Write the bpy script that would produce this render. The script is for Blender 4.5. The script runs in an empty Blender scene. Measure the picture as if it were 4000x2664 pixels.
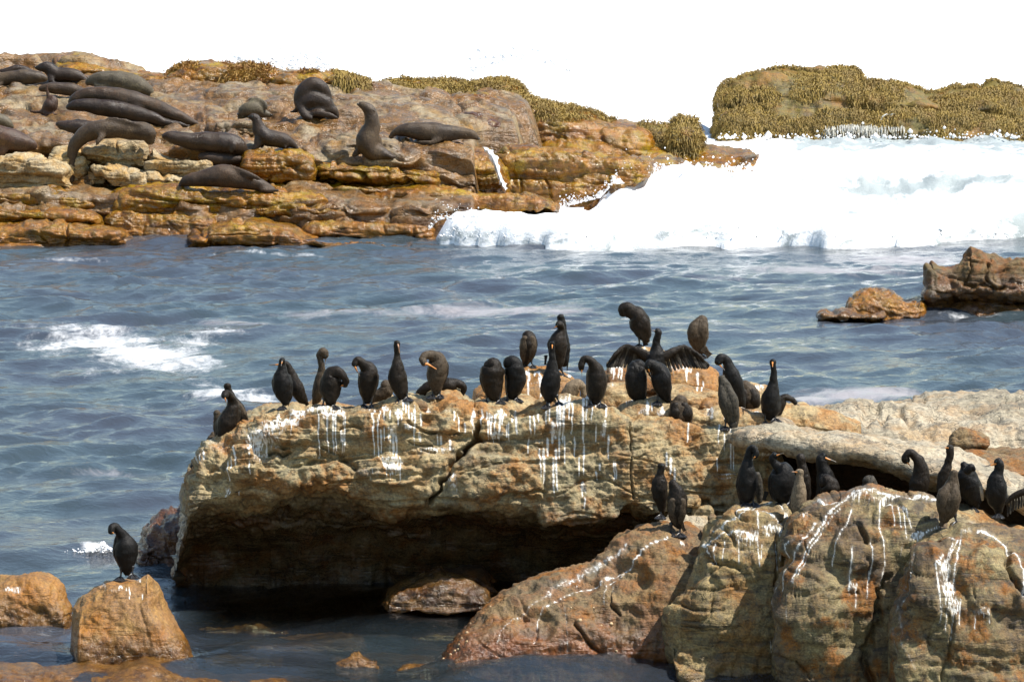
import bpy, math, random
import numpy as np
from mathutils import Vector

random.seed(7)
RNG = np.random.RandomState(11)
SC = bpy.context.scene
COL = SC.collection

# ------------------------------------------------------------------ camera
F = 13200.0            # focal length in pixels of the 4000 px wide frame
H = 6.2                # eye height above the sea
TH = math.radians(7.5) # downward tilt
cd = bpy.data.cameras.new('camera')
cam = bpy.data.objects.new('camera', cd)
COL.objects.link(cam)
cd.sensor_width = 36.0
cd.lens = F / 4000.0 * 36.0
cd.clip_start = 0.5
cd.clip_end = 20000.0
cam.location = (0, 0, H)
cam.rotation_euler = (math.radians(90) - TH, 0, 0)
SC.camera = cam

# ------------------------------------------------------------------ sky and sun
SUN_TO = Vector((0.50, -0.10, 0.86)).normalized()
w = bpy.data.worlds.new('World')
SC.world = w
w.use_nodes = True
nt = w.node_tree
bg = nt.nodes['Background']
sky = nt.nodes.new('ShaderNodeTexSky')
sky.sky_type = 'NISHITA'
sky.sun_disc = False
sky.sun_elevation = math.asin(SUN_TO.z)
sky.sun_rotation = math.atan2(SUN_TO.x, SUN_TO.y)
sky.air_density = 1.6
sky.dust_density = 0.3
sky.ozone_density = 1.5
nt.links.new(sky.outputs[0], bg.inputs[0])
bg.inputs[1].default_value = 0.105
sl = bpy.data.lights.new('sun', 'SUN')
sun = bpy.data.objects.new('sun', sl)
COL.objects.link(sun)
sl.energy = 5.0
sl.angle = math.radians(0.53)
sl.color = (1.0, 0.95, 0.87)
sun.rotation_euler = SUN_TO.to_track_quat('Z', 'Y').to_euler()
sun.location = (20, -5, 40)
vs = SC.view_settings
vs.view_transform = 'Standard'
vs.look = 'None'
vs.exposure = 0.7
vs.gamma = 1.0
vs.use_curve_mapping = False
SC.cycles.max_bounces = 6
SC.cycles.transparent_max_bounces = 8

# ------------------------------------------------------------------ measuring helpers
CT, ST = math.cos(TH), math.sin(TH)
K = 4000.0 / 2354.0

def P(px, py, Y):
    """photo pixel (4000 wide) at ground distance Y -> world point"""
    px = np.asarray(px, float); py = np.asarray(py, float); Y = np.asarray(Y, float)
    a = (px - 2000.0) / F
    b = (1332.0 - py) / F
    t = Y / (CT + b * ST)
    return np.stack([a * t, Y + 0 * a, H + (-ST + b * CT) * t], -1)

def PR(p):
    """world -> photo pixel"""
    x, y, z = p[..., 0], p[..., 1], p[..., 2] - H
    c = y * CT - z * ST
    v = y * ST + z * CT
    return 2000.0 + F * x / c, 1332.0 - F * v / c

def DP(x, y, Y):      # same, from the 2354 px wide tracing
    return P(np.asarray(x, float) * K, np.asarray(y, float) * K, Y)

def poly(pts, x):
    a = np.array(sorted(pts), float)
    return np.interp(x, a[:, 0], a[:, 1])

# ------------------------------------------------------------------ noise
_perm = RNG.permutation(256)
_perm = np.concatenate([_perm, _perm, _perm])
_g = RNG.normal(size=(256, 3)); _g /= np.linalg.norm(_g, axis=1)[:, None]
_g = _g.astype(np.float32)

def gnoise(p):
    p = np.asarray(p, np.float32)
    i = np.floor(p).astype(np.int32)
    f = p - i
    u = f * f * f * (f * (f * 6 - 15) + 10)
    i &= 255
    out = 0
    for dx in (0, 1):
        wx = u[:, 0] if dx else 1 - u[:, 0]
        ax = _perm[i[:, 0] + dx]
        for dy in (0, 1):
            wy = u[:, 1] if dy else 1 - u[:, 1]
            ay = _perm[ax + i[:, 1] + dy]
            for dz in (0, 1):
                wz = u[:, 2] if dz else 1 - u[:, 2]
                g = _g[_perm[ay + i[:, 2] + dz]]
                out = out + wx * wy * wz * (g[:, 0] * (f[:, 0] - dx) + g[:, 1] * (f[:, 1] - dy) + g[:, 2] * (f[:, 2] - dz))
    return out * 1.5

def fbm(p, o=3):
    a = 1.0; s = 0; f = 1.0
    for k in range(o):
        s = s + a * gnoise(p * f + 13.7 * k)
        a *= 0.5; f *= 2.03
    return s

def sstep(a, b, x):
    t = np.clip((x - a) / (b - a), 0, 1)
    return t * t * (3 - 2 * t)

_tab = RNG.uniform(-1, 1, 256)

# ------------------------------------------------------------------ objects
def tag(o, label=None, cat=None, group=None, kind=None):
    if label: o['label'] = label
    if cat: o['category'] = cat
    if group: o['group'] = group
    if kind: o['kind'] = kind
    return o

def link(name, me, parent=None, loc=None):
    o = bpy.data.objects.new(name, me)
    COL.objects.link(o)
    if loc is not None: o.location = loc
    if parent is not None: o.parent = parent
    return o

def mesh_np(name, V, Fq, mat, parent=None, loc=(0, 0, 0), attrs=None, smooth=True):
    """V (n,3) world verts, Fq (m,4) or (m,3) faces"""
    V = np.asarray(V, float)
    Fq = np.asarray(Fq, np.int32)
    k = Fq.shape[1]
    me = bpy.data.meshes.new(name)
    me.vertices.add(len(V))
    base = np.array(loc, float)
    me.vertices.foreach_set('co', (V - base).astype(np.float32).ravel())
    me.loops.add(Fq.size)
    me.loops.foreach_set('vertex_index', Fq.ravel())
    me.polygons.add(len(Fq))
    me.polygons.foreach_set('loop_start', np.arange(0, Fq.size, k, dtype=np.int32))
    me.polygons.foreach_set('loop_total', np.full(len(Fq), k, np.int32))
    if smooth:
        me.polygons.foreach_set('use_smooth', np.ones(len(Fq), bool))
    if attrs:
        for an, av in attrs.items():
            at = me.attributes.new(an, 'FLOAT', 'POINT')
            at.data.foreach_set('value', np.asarray(av, np.float32))
    me.update(calc_edges=True)
    me.validate()
    me.materials.append(mat)
    if parent is not None:
        o = link(name, me, parent)
        o.location = np.array(loc) - np.array(parent.matrix_world.translation if False else parent['_b'])
    else:
        o = link(name, me, None, loc)
    o['_b'] = [float(q) for q in loc]
    return o

def empty(name, loc):
    o = bpy.data.objects.new(name, None)
    COL.objects.link(o)
    o.location = loc
    o.empty_display_size = 0.1
    o['_b'] = [float(q) for q in loc]
    return o

# ------------------------------------------------------------------ materials
class NT:
    def __init__(s, name):
        s.m = bpy.data.materials.new(name); s.m.use_nodes = True
        s.t = s.m.node_tree
        s.b = s.t.nodes['Principled BSDF']; s.out = s.t.nodes['Material Output']
    def n(s, typ, **kw):
        n = s.t.nodes.new(typ)
        for k, v in kw.items(): setattr(n, k, v)
        return n
    def l(s, a, b): s.t.links.new(a, b)
    def set(s, sock, v):
        if hasattr(v, 'is_linked') or isinstance(v, bpy.types.NodeSocket): s.l(v, sock)
        else: sock.default_value = v
    def pos(s):
        if not hasattr(s, '_p'): s._p = s.n('ShaderNodeNewGeometry').outputs['Position']
        return s._p
    def scaled(s, v, sc):
        m = s.n('ShaderNodeVectorMath', operation='MULTIPLY'); s.l(v, m.inputs[0]); m.inputs[1].default_value = sc
        return m.outputs[0]
    def noise(s, scale, detail=3, rough=0.55, vec=None, dist=0.0, off=0.0):
        n = s.n('ShaderNodeTexNoise'); n.inputs['Scale'].default_value = scale
        n.inputs['Detail'].default_value = detail; n.inputs['Roughness'].default_value = rough
        n.inputs['Distortion'].default_value = dist
        v = vec or s.pos()
        if off:
            a = s.n('ShaderNodeVectorMath', operation='ADD'); s.l(v, a.inputs[0]); a.inputs[1].default_value = (off, off * .7, -off); v = a.outputs[0]
        s.l(v, n.inputs['Vector'])
        return n.outputs[0]
    def math(s, op, a, b=None, c=None, clamp=False):
        n = s.n('ShaderNodeMath', operation=op, use_clamp=clamp)
        s.set(n.inputs[0], a)
        if b is not None: s.set(n.inputs[1], b)
        if c is not None: s.set(n.inputs[2], c)
        return n.outputs[0]
    def rng(s, v, a, b, c=0.0, d=1.0, smooth=True):
        n = s.n('ShaderNodeMapRange', interpolation_type='SMOOTHSTEP' if smooth else 'LINEAR')
        s.l(v, n.inputs[0])
        for i, q in zip((1, 2, 3, 4), (a, b, c, d)): s.set(n.inputs[i], q)
        return n.outputs[0]
    def mix(s, f, a, b, mode='MIX'):
        n = s.n('ShaderNodeMix', data_type='RGBA', blend_type=mode)
        s.set(n.inputs[0], f)
        for i, q in ((6, a), (7, b)):
            if isinstance(q, bpy.types.NodeSocket): s.l(q, n.inputs[i])
            else: n.inputs[i].default_value = (*q, 1)
        return n.outputs[2]
    def attr(s, name):
        n = s.n('ShaderNodeAttribute'); n.attribute_name = name
        return n.outputs['Fac']
    def sepz(s):
        n = s.n('ShaderNodeSeparateXYZ'); s.l(s.pos(), n.inputs[0]); return n.outputs

def rock_mat(name, c1, c2, c3, dark, stain, wet_or_shade_h=0.3, wet_or_shade_w=0.25, scale=1.0, stain_amt=0.5, rough=0.75,
             bump=1.0, guano=False, wet_or_shade_col=(0.30, 0.11, 0.02), wet_all=0.0, lichen=0.0, band=0.5, dark_amt=0.5, sat=1.16):
    s = NT(name)
    big = s.noise(0.9 * scale, 4, .6)
    mid = s.noise(3.2 * scale, 5, .62, off=5.1)
    sp = s.noise(34 * scale, 4, .7, off=2.2)
    st = s.noise(1.0, 4, .6, vec=s.scaled(s.pos(), (1.1 * scale, 1.1 * scale, 7.5 * scale)), dist=.6)
    dr = s.noise(1.0, 3, .6, vec=s.scaled(s.pos(), (9 * scale, 9 * scale, 0.9 * scale)), off=3.3)
    col = s.mix(s.rng(big, .38, .62), c1, c2)
    col = s.mix(s.rng(mid, .42, .66), col, c3)
    col = s.mix(s.math('MULTIPLY', s.rng(st, .5, .68), band), col, dark)
    col = s.mix(s.math('MULTIPLY', s.rng(s.noise(1.7 * scale, 5, .65, off=9.3), .5, .64), stain_amt), col, stain)
    col = s.mix(s.math('MULTIPLY', s.rng(s.noise(5.5 * scale, 6, .7, off=1.7, dist=.8), .54, .68), dark_amt), col, dark)
    col = s.mix(s.math('MULTIPLY', s.rng(dr, .55, .75), .3), col, dark)
    ve = s.noise(1.0, 6, .72, vec=s.scaled(s.pos(), (3.2 * scale, 3.2 * scale, 13 * scale)), dist=1.2, off=40)
    col = s.mix(s.math('MULTIPLY', s.rng(ve, .56, .66), dark_amt), col, dark)
    col = s.mix(s.math('MULTIPLY', s.rng(ve, .44, .34), .45), col, tuple(min(1, q * 1.3) for q in c1))
    # fine grain
    g = s.rng(sp, .3, .7, .62, 1.35)
    hsv = s.n('ShaderNodeHueSaturation'); s.l(col, hsv.inputs['Color']); s.l(g, hsv.inputs['Value'])
    hsv.inputs['Saturation'].default_value = sat; hsv.inputs['Hue'].default_value = .504
    col = hsv.outputs['Color']
    if lichen:
        col = s.mix(s.math('MULTIPLY', s.rng(s.noise(7 * scale, 5, .7, off=21), .55, .62), lichen), col, (0.045, 0.045, 0.04))
    # wet, weed stained zone above the waterline; on the main rock painted overhang shade
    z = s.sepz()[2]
    wob = s.math('MULTIPLY_ADD', s.noise(2.4, 4, .6, off=4), wet_or_shade_w * 2.2, -wet_or_shade_w * 1.1)
    wet = s.rng(s.math('ADD', z, wob), wet_or_shade_h, wet_or_shade_h - wet_or_shade_w)
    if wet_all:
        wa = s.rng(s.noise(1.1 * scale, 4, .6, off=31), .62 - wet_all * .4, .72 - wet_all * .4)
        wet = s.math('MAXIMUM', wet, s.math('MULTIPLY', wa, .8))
    wc = s.mix(s.rng(s.noise(6 * scale, 5, .65, off=8), .4, .62), wet_or_shade_col, (wet_or_shade_col[0] * .28, wet_or_shade_col[1] * .3, wet_or_shade_col[2] * .6))
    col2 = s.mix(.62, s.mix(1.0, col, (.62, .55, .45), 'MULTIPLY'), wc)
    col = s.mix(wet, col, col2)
    rg = s.math('MULTIPLY_ADD', wet, -(rough - .17), rough)
    rg = s.math('ADD', rg, s.math('MULTIPLY_ADD', sp, .3, -.15), clamp=True)
    if guano:
        a = s.attr('guano')
        gn = s.noise(42, 5, .72, off=6)
        gf = s.rng(s.math('MULTIPLY_ADD', gn, 0.9, s.math('SUBTRACT', a, .45)), .34, .60)
        gf = s.math('MULTIPLY', gf, s.rng(a, .05, .3))
        gf = s.math('MAXIMUM', gf, s.math('MULTIPLY', s.rng(a, .05, .8), .42))
        col = s.mix(s.math('MULTIPLY', gf, s.rng(s.noise(14, 4, .7, off=17), .3, .6, .62, .97)), col, (0.78, 0.75, 0.68))
        rg = s.math('MAXIMUM', rg, s.math('MULTIPLY', gf, .7))
    s.l(col, s.b.inputs['Base Color'])
    s.l(rg, s.b.inputs['Roughness'])
    s.b.inputs['Specular IOR Level'].default_value = .5
    h = s.math('ADD', s.math('MULTIPLY', s.noise(9 * scale, 6, .68, off=2), .6), s.math('MULTIPLY', sp, .22))
    h = s.math('ADD', h, s.math('MULTIPLY', s.rng(st, .45, .7), -.25))
    vor = s.n('ShaderNodeTexVoronoi', feature='DISTANCE_TO_EDGE'); vor.inputs['Scale'].default_value = 3.2 * scale
    dv = s.n('ShaderNodeVectorMath', operation='ADD'); s.l(s.scaled(s.pos(), (1, 1, 2.2)), dv.inputs[0])
    nn = s.n('ShaderNodeTexNoise'); nn.inputs['Scale'].default_value = 2.2 * scale; nn.inputs['Detail'].default_value = 4; s.l(s.pos(), nn.inputs['Vector'])
    s.l(nn.outputs['Color'], dv.inputs[1]); s.l(dv.outputs[0], vor.inputs['Vector'])
    ck = s.math('MULTIPLY', s.rng(vor.outputs['Distance'], .0, .03, -1, 0), s.rng(s.noise(1.3 * scale, 2, .5, off=14), .45, .6))
    h = s.math('MULTIPLY_ADD', ck, .35, h)
    bp = s.n('ShaderNodeBump'); bp.inputs['Strength'].default_value = .85
    bp.inputs['Distance'].default_value = .055 * bump / max(scale, .3)
    s.l(h, bp.inputs['Height']); s.l(bp.outputs[0], s.b.inputs['Normal'])
    return s.m


# ------------------------------------------------------------------ rock builder
def catmull_closed(pts, n_per):
    pts = np.array(pts, float); m = len(pts); out = []
    for i in range(m):
        p0, p1, p2, p3 = pts[i - 1], pts[i], pts[(i + 1) % m], pts[(i + 2) % m]
        k = n_per[i]
        t = np.linspace(0, 1, k, endpoint=False)[:, None]
        out.append(.5 * (2 * p1 + (p2 - p0) * t + (2 * p0 - 5 * p1 + 4 * p2 - p3) * t * t + (3 * p1 - p0 - 3 * p2 + p3) * t ** 3))
    return np.concatenate(out)

# profiles: (height fraction 0 top .. 1 foot, depth offset), front then back
BOULDER = [(0.0, .42), (.03, .1), (.14, -.2), (.4, -.48), (.75, -.62), (1.0, -.64), (1.25, -.6), (1.25, 1.0), (.6, 1.05), (.18, .95), (.03, .72)]
SLAB = [(0.0, .75), (.04, .2), (.12, -.25), (.28, -.52), (.6, -.6), (.9, -.52), (1.0, -.42), (1.12, .0), (1.1, 1.0), (.5, 1.05), (.15, 1.0), (.02, .9)]
WALL = [(0.0, .4), (.02, .1), (.08, -.1), (.35, -.3), (.7, -.42), (1.0, -.5), (1.2, -.5), (1.2, 1.0), (.6, 1.0), (.1, .95), (.01, .7)]
FLAT = [(0.0, 1.2), (.2, .6), (.45, 0.0), (.62, -.42), (.8, -.6), (1.0, -.62), (1.25, -.6), (1.25, 1.3), (.8, 1.5), (.2, 1.5)]

def polyline_dist(px, py, pts):
    d = np.full(px.shape, 1e9)
    for (x0, y0), (x1, y1) in zip(pts[:-1], pts[1:]):
        vx, vy = x1 - x0, y1 - y0
        t = np.clip(((px - x0) * vx + (py - y0) * vy) / (vx * vx + vy * vy + 1e-9), 0, 1)
        d = np.minimum(d, np.hypot(px - x0 - t * vx, py - y0 - t * vy))
    return d

def relief(p, seed, big=(.12, .9), strata=(.04, 3.0, (0.1, .1, 1)), mid=(.04, 3.0), fine=(.014, 11), cracks=(.03, 1.1), joints=(0, .6), blocks=(0, 1, 1)):
    q = p + seed * 17.31
    d = big[0] * fbm(q * big[1], 2)
    if strata[0]:
        dv = np.array(strata[2], float); dv /= np.linalg.norm(dv)
        s_ = (q @ dv) * strata[1] + .55 * gnoise(q * .7) + .14 * gnoise(q * 3.1)
        k = np.floor(s_); fr = s_ - k
        k = k.astype(int) + seed * 31
        e = sstep(.72, .97, fr)
        lay = _tab[k & 255] * (1 - e) + _tab[(k + 1) & 255] * e
        gate = sstep(-.15, .25, gnoise(q * 1.3 + 50))
        d += strata[0] * (lay - .9 * np.exp(-((fr - .9) / .07) ** 2) * gate)
        s2 = (q @ dv) * strata[1] * 4.1 + .8 * gnoise(q * 1.6 + 5) + .25 * gnoise(q * 7)
        k2 = np.floor(s2); f2 = s2 - k2; k2 = k2.astype(int) + seed * 13
        e2 = sstep(.65, .95, f2); l2 = _tab[k2 & 255] * (1 - e2) + _tab[(k2 + 1) & 255] * e2
        d += strata[0] * .32 * (l2 - .8 * np.exp(-((f2 - .88) / .09) ** 2)) * sstep(-.3, .3, gnoise(q * 2.2 + 20))
    if joints[0]:
        s_ = q[:, 0] * joints[1] + .3 * q[:, 2] + .25 * gnoise(q * .9 + 7)
        k = np.floor(s_); fr = s_ - k
        gate = sstep(-.05, .3, gnoise(q * .8 + 91))
        d -= joints[0] * np.exp(-((fr - .5) / .035) ** 2) * gate
        d += joints[0] * .5 * _tab[(k.astype(int) + np.floor((q[:, 2]) * 2).astype(int) * 7) & 255] * 0
    if blocks[0]:
        wq = q + .28 * np.stack([gnoise(q * 1.1), gnoise(q * 1.1 + 40), gnoise(q * 1.3 + 80)], -1) / max(blocks[1], .5)
        c = wq * np.array([blocks[1], blocks[1], blocks[2]]) ; c[:, 0] += .5 * np.floor(c[:, 2])
        ci = np.floor(c); cf = c - ci
        ci = ci.astype(int)
        hh = _tab[_perm[(_perm[(ci[:, 0] + seed * 7) & 255] + ci[:, 2]) & 255]]
        edge = np.minimum(np.minimum(cf[:, 0], 1 - cf[:, 0]) / blocks[1], np.minimum(cf[:, 2], 1 - cf[:, 2]) / blocks[2])
        gb = sstep(-.2, .2, gnoise(q * .6 + 31))
        d += blocks[0] * gb * (hh * sstep(0, .05 / blocks[1] + .01, edge) - .5 * np.exp(-(edge / .02) ** 2))
    n = fbm(q * mid[1], 3)
    d += mid[0] * (n - .5 * np.abs(n))
    d += fine[0] * fbm(q * fine[1], 3)
    if cracks[0]:
        c = gnoise(q * np.array([1, 1, 1.8]) * cracks[1] + 33) + .12 * gnoise(q * 5 + 3)
        gate = sstep(-.1, .35, gnoise(q * .7 + 71))
        d -= cracks[0] * np.exp(-(c / .035) ** 2) * gate
    return d

def rock(name, label, top, bot, Y, T, mat, prof=BOULDER, nu=160, nv=110, seed=1, rel=None, lip=None, endw=.10,
         marks=None, guano=None, cat='rock', group=None, kind=None, parent=None, yc=.2, depth_tilt=0.0, grow=0.0):
    """top / bot: outlines in the 2354 px tracing; Y: ground distance; T: half thickness in metres"""
    x0 = min(min(p[0] for p in top), min(p[0] for p in bot)); x1 = max(max(p[0] for p in top), max(p[0] for p in bot))
    q_ = .66
    nu, nv = max(40, int(nu * q_)), max(40, int(nv * q_))
    u = np.linspace(0, 1, nu)
    u = .5 * u + .5 * (.5 - .5 * np.cos(np.pi * u))
    xs = x0 + (x1 - x0) * u
    tp = poly(top, xs); bt = poly(bot, xs)
    lp = poly(lip, xs) if lip else None
    ker = np.array([1, 2, 3, 2, 1.]); ker /= ker.sum()
    def sm(a):
        b = np.concatenate([[a[0]] * 2, a, [a[-1]] * 2]); return np.convolve(b, ker, 'valid')
    tp, bt = sm(tp), sm(bt)
    bt = np.maximum(bt, tp + .5)
    yy = poly(Y, xs) if isinstance(Y, (list, tuple)) else np.full(nu, float(Y))
    # profile sampling: more points on the front
    m = len(prof)
    wts = []
    for i in range(m):
        a, b = prof[i], prof[(i + 1) % m]
        seg = math.hypot((a[0] - b[0]) * 1.2, (a[1] - b[1]) * .7)
        front = (a[1] + b[1]) / 2 < .45
        wts.append(seg * (1.0 if front else .12))
    wts = np.array(wts) / sum(wts)
    n_per = np.maximum(2, np.round(wts * nv)).astype(int)
    pr = catmull_closed(prof, n_per)
    nvv = len(pr)
    g, dy = pr[:, 0], pr[:, 1]
    if lip is not None:
        lp = sm(np.minimum(np.maximum(lp, tp + 1), bt - .5))
        G = g[None, :]
        py = np.where(G <= 1, tp[:, None] + (lp - tp)[:, None] * G, lp[:, None] + (bt - lp)[:, None] * (G - 1))
    else:
        py = tp[:, None] + (bt - tp)[:, None] * g[None, :]
    t = np.minimum(xs - x0, x1 - xs) / (endw * (x1 - x0))
    k = np.sqrt(np.clip(1 - (1 - np.clip(t, 0, 1)) ** 2, 0, 1))
    D = yc + (dy[None, :] - yc) * k[:, None]
    YY = yy[:, None] + D * T
    px = np.repeat(xs[:, None], nvv, 1)
    pos = DP(px, py, YY)
    if depth_tilt:
        pos[..., 2] += depth_tilt * np.clip(D, 0, 2) * T
    # normals
    du = np.gradient(pos, axis=0); dv = (np.roll(pos, -1, 1) - np.roll(pos, 1, 1))
    nr = np.cross(du, dv)
    ln = np.linalg.norm(nr, axis=2, keepdims=True); nr = nr / np.maximum(ln, 1e-9)
    c = pos.mean((0, 1))
    if ((pos - c) * nr).sum() < 0: nr = -nr; flip = True
    else: flip = False
    fp = pos.reshape(-1, 3)
    R = dict(); R.update(rel or {})
    d = relief(fp, seed, **R).reshape(nu, nvv)
    ex, ey = px, py
    frontm = (dy[None, :] < .5)
    if marks:
        for mk in marks:
            if mk[0] == 'crack':
                _, pts, wd, dep = mk
                b = (ex > min(p[0] for p in pts) - 4 * wd) & (ex < max(p[0] for p in pts) + 4 * wd) & frontm
                if b.any():
                    jit = 1.6 * wd * gnoise(np.stack([ex[b] * .05, ey[b] * .05, 0 * ex[b]], -1))
                    dd = polyline_dist(ex[b] + jit, ey[b] + jit, pts)
                    d[b] -= dep * np.exp(-(dd / wd) ** 2)
            elif mk[0] == 'bump':
                _, x, y, rx, ry, amp = mk
                r2 = ((ex - x) / rx) ** 2 + ((ey - y) / ry) ** 2
                r2 = r2 + .5 * gnoise(np.stack([ex.ravel() * .03, ey.ravel() * .03, 0 * ex.ravel() + seed], -1)).reshape(ex.shape)
                d += amp * np.where(frontm, sstep(1.25, .55, r2), 0)
    d *= k[:, None] * .85 + .15
    pos = pos + nr * d[..., None]
    V = pos.reshape(-1, 3)
    i = np.arange(nu - 1)[:, None]; j = np.arange(nvv)[None, :]
    a = i * nvv + j; b = i * nvv + (j + 1) % nvv
    Fq = np.stack([a, b, b + nvv, a + nvv], -1).reshape(-1, 4)
    if not flip: Fq = Fq[:, ::-1]
    # make sure the faces look outward
    q = Fq[len(Fq) // 2]
    fn = np.cross(V[q[1]] - V[q[0]], V[q[2]] - V[q[0]])
    iu, jv = divmod(int(q[0]), nvv)
    if np.dot(fn, nr[iu, jv]) < 0: Fq = Fq[:, ::-1]
    attrs = None
    if guano is not None:
        gv = np.zeros(px.shape)
        jx = 5 * gnoise(np.stack([ex.ravel() * .02, ey.ravel() * .045, 0 * ex.ravel() + 4.4], -1)).reshape(ex.shape)
        for s_ in guano:
            if s_[0] == 'p':        # run along a traced line
                _, pts, wd, am = s_
                xs_ = [q[0] for q in pts]; ys_ = [q[1] for q in pts]; mg = wd * 3 + 6
                b = (ex > min(xs_) - mg) & (ex < max(xs_) + mg) & (ey > min(ys_) - mg) & (ey < max(ys_) + mg) & frontm
                if not b.any(): continue
                dd = polyline_dist(ex[b] + jx[b] * .35, ey[b] + jx[b] * .35, pts)
                wl = np.maximum(.6, wd * (.6 + .5 * gnoise(np.stack([ex[b] * .07, ey[b] * .07, 0 * ex[b] + 3], -1))))
                mo = .72 + .6 * gnoise(np.stack([ex[b] * .16, ey[b] * .16, 0 * ex[b] + 8], -1))
                gv[b] = np.maximum(gv[b], am * mo * np.maximum(sstep(wl + .8, wl * .3, dd), .45 * sstep(wd * 2.4 + 3.5, 0, dd)))
            elif s_[0] == 's':        # drip: x, y0, y1, width
                _, x, ya, yb, wd = s_
                b = (np.abs(ex - x) < wd * 3 + 7) & (ey > ya - 4) & (ey < yb + 4) & frontm
                if not b.any(): continue
                f = np.clip((ey[b] - ya) / max(yb - ya, 1), 0, 1)
                wl = wd * (1.0 - .55 * f) * (.62 + .3 * gnoise(np.stack([0 * f + x, ey[b] * .09, 0 * f], -1)))
                dx_ = np.abs(ex[b] + jx[b] * .5 - x)
                v = (np.maximum(sstep(wl + .9, wl * .35, dx_), .42 * sstep(wl * 2.6 + 3, 0, dx_) * (1 - .6 * f))) * sstep(0, .04, f + .02) * sstep(1.0, .8, f)
                gv[b] = np.maximum(gv[b], v)
            else:                   # splash: x, y, rx, ry, strength
                _, x, y, rx, ry, am = s_
                bx = (np.abs(ex - x) < rx * 1.7) & (ey > y - 1.7 * ry) & (ey < y + 4.2 * ry) & frontm
                if not bx.any(): continue
                e1, e2 = ex[bx], ey[bx]
                fing = 1 + 2.4 * np.clip(gnoise(np.stack([e1 * .22, e2 * .012, 0 * e1 + seed], -1)) + .1, 0, 1)
                dyy = (e2 - y) / ry
                dyy = np.where(dyy > 0, dyy / fing, dyy)
                r2 = ((e1 - x) / rx) ** 2 + dyy ** 2 + .55 * gnoise(np.stack([e1 * .13, e2 * .09, 0 * e1 + seed], -1))
                holes = gnoise(np.stack([e1 * .38, e2 * .10, 0 * e1 + seed + 9], -1))
                v = am * sstep(1.6, .1, r2) * (.58 + .75 * holes)
                gv[bx] = np.maximum(gv[bx], v)
        attrs = {'guano': gv.ravel()}
    loc = V.mean(0); loc[2] = V[:, 2].min()
    if parent is not None: loc = np.array(parent['_b'])
    o = mesh_np(name, V, Fq, mat, parent, tuple(loc), attrs)
    tag(o, label, None if parent is not None else cat, group, kind)
    o_data = dict(obj=o, V=V, pos=pos, nr=nr, front=np.repeat(frontm, nu, 0), px=px, py=py)
    return o_data

def Gs(view, items):
    """guano given in a zoom view -> tracing units"""
    x0, y0, s = view; out = []
    for it in items:
        if it[0] == 'p':
            out.append(('p', Gv(view, it[1]), max(it[2] * s / K * .5, .75), it[3] if len(it) > 3 else 1.0))
        elif len(it) == 4:
            x, ya, yb, wd = it
            out.append(('s', (x0 + s * x) / K, (y0 + s * ya) / K, (y0 + s * yb) / K, max(wd * s / K, .9)))
        else:
            x, y, rx, ry, am = it
            out.append(('b', (x0 + s * x) / K, (y0 + s * y) / K, rx * s / K, ry * s / K, am))
    return out

def Gv(view, pts):
    x0, y0, s = view
    return [((x0 + s * x) / K, (y0 + s * y) / K) for x, y in pts]

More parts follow.
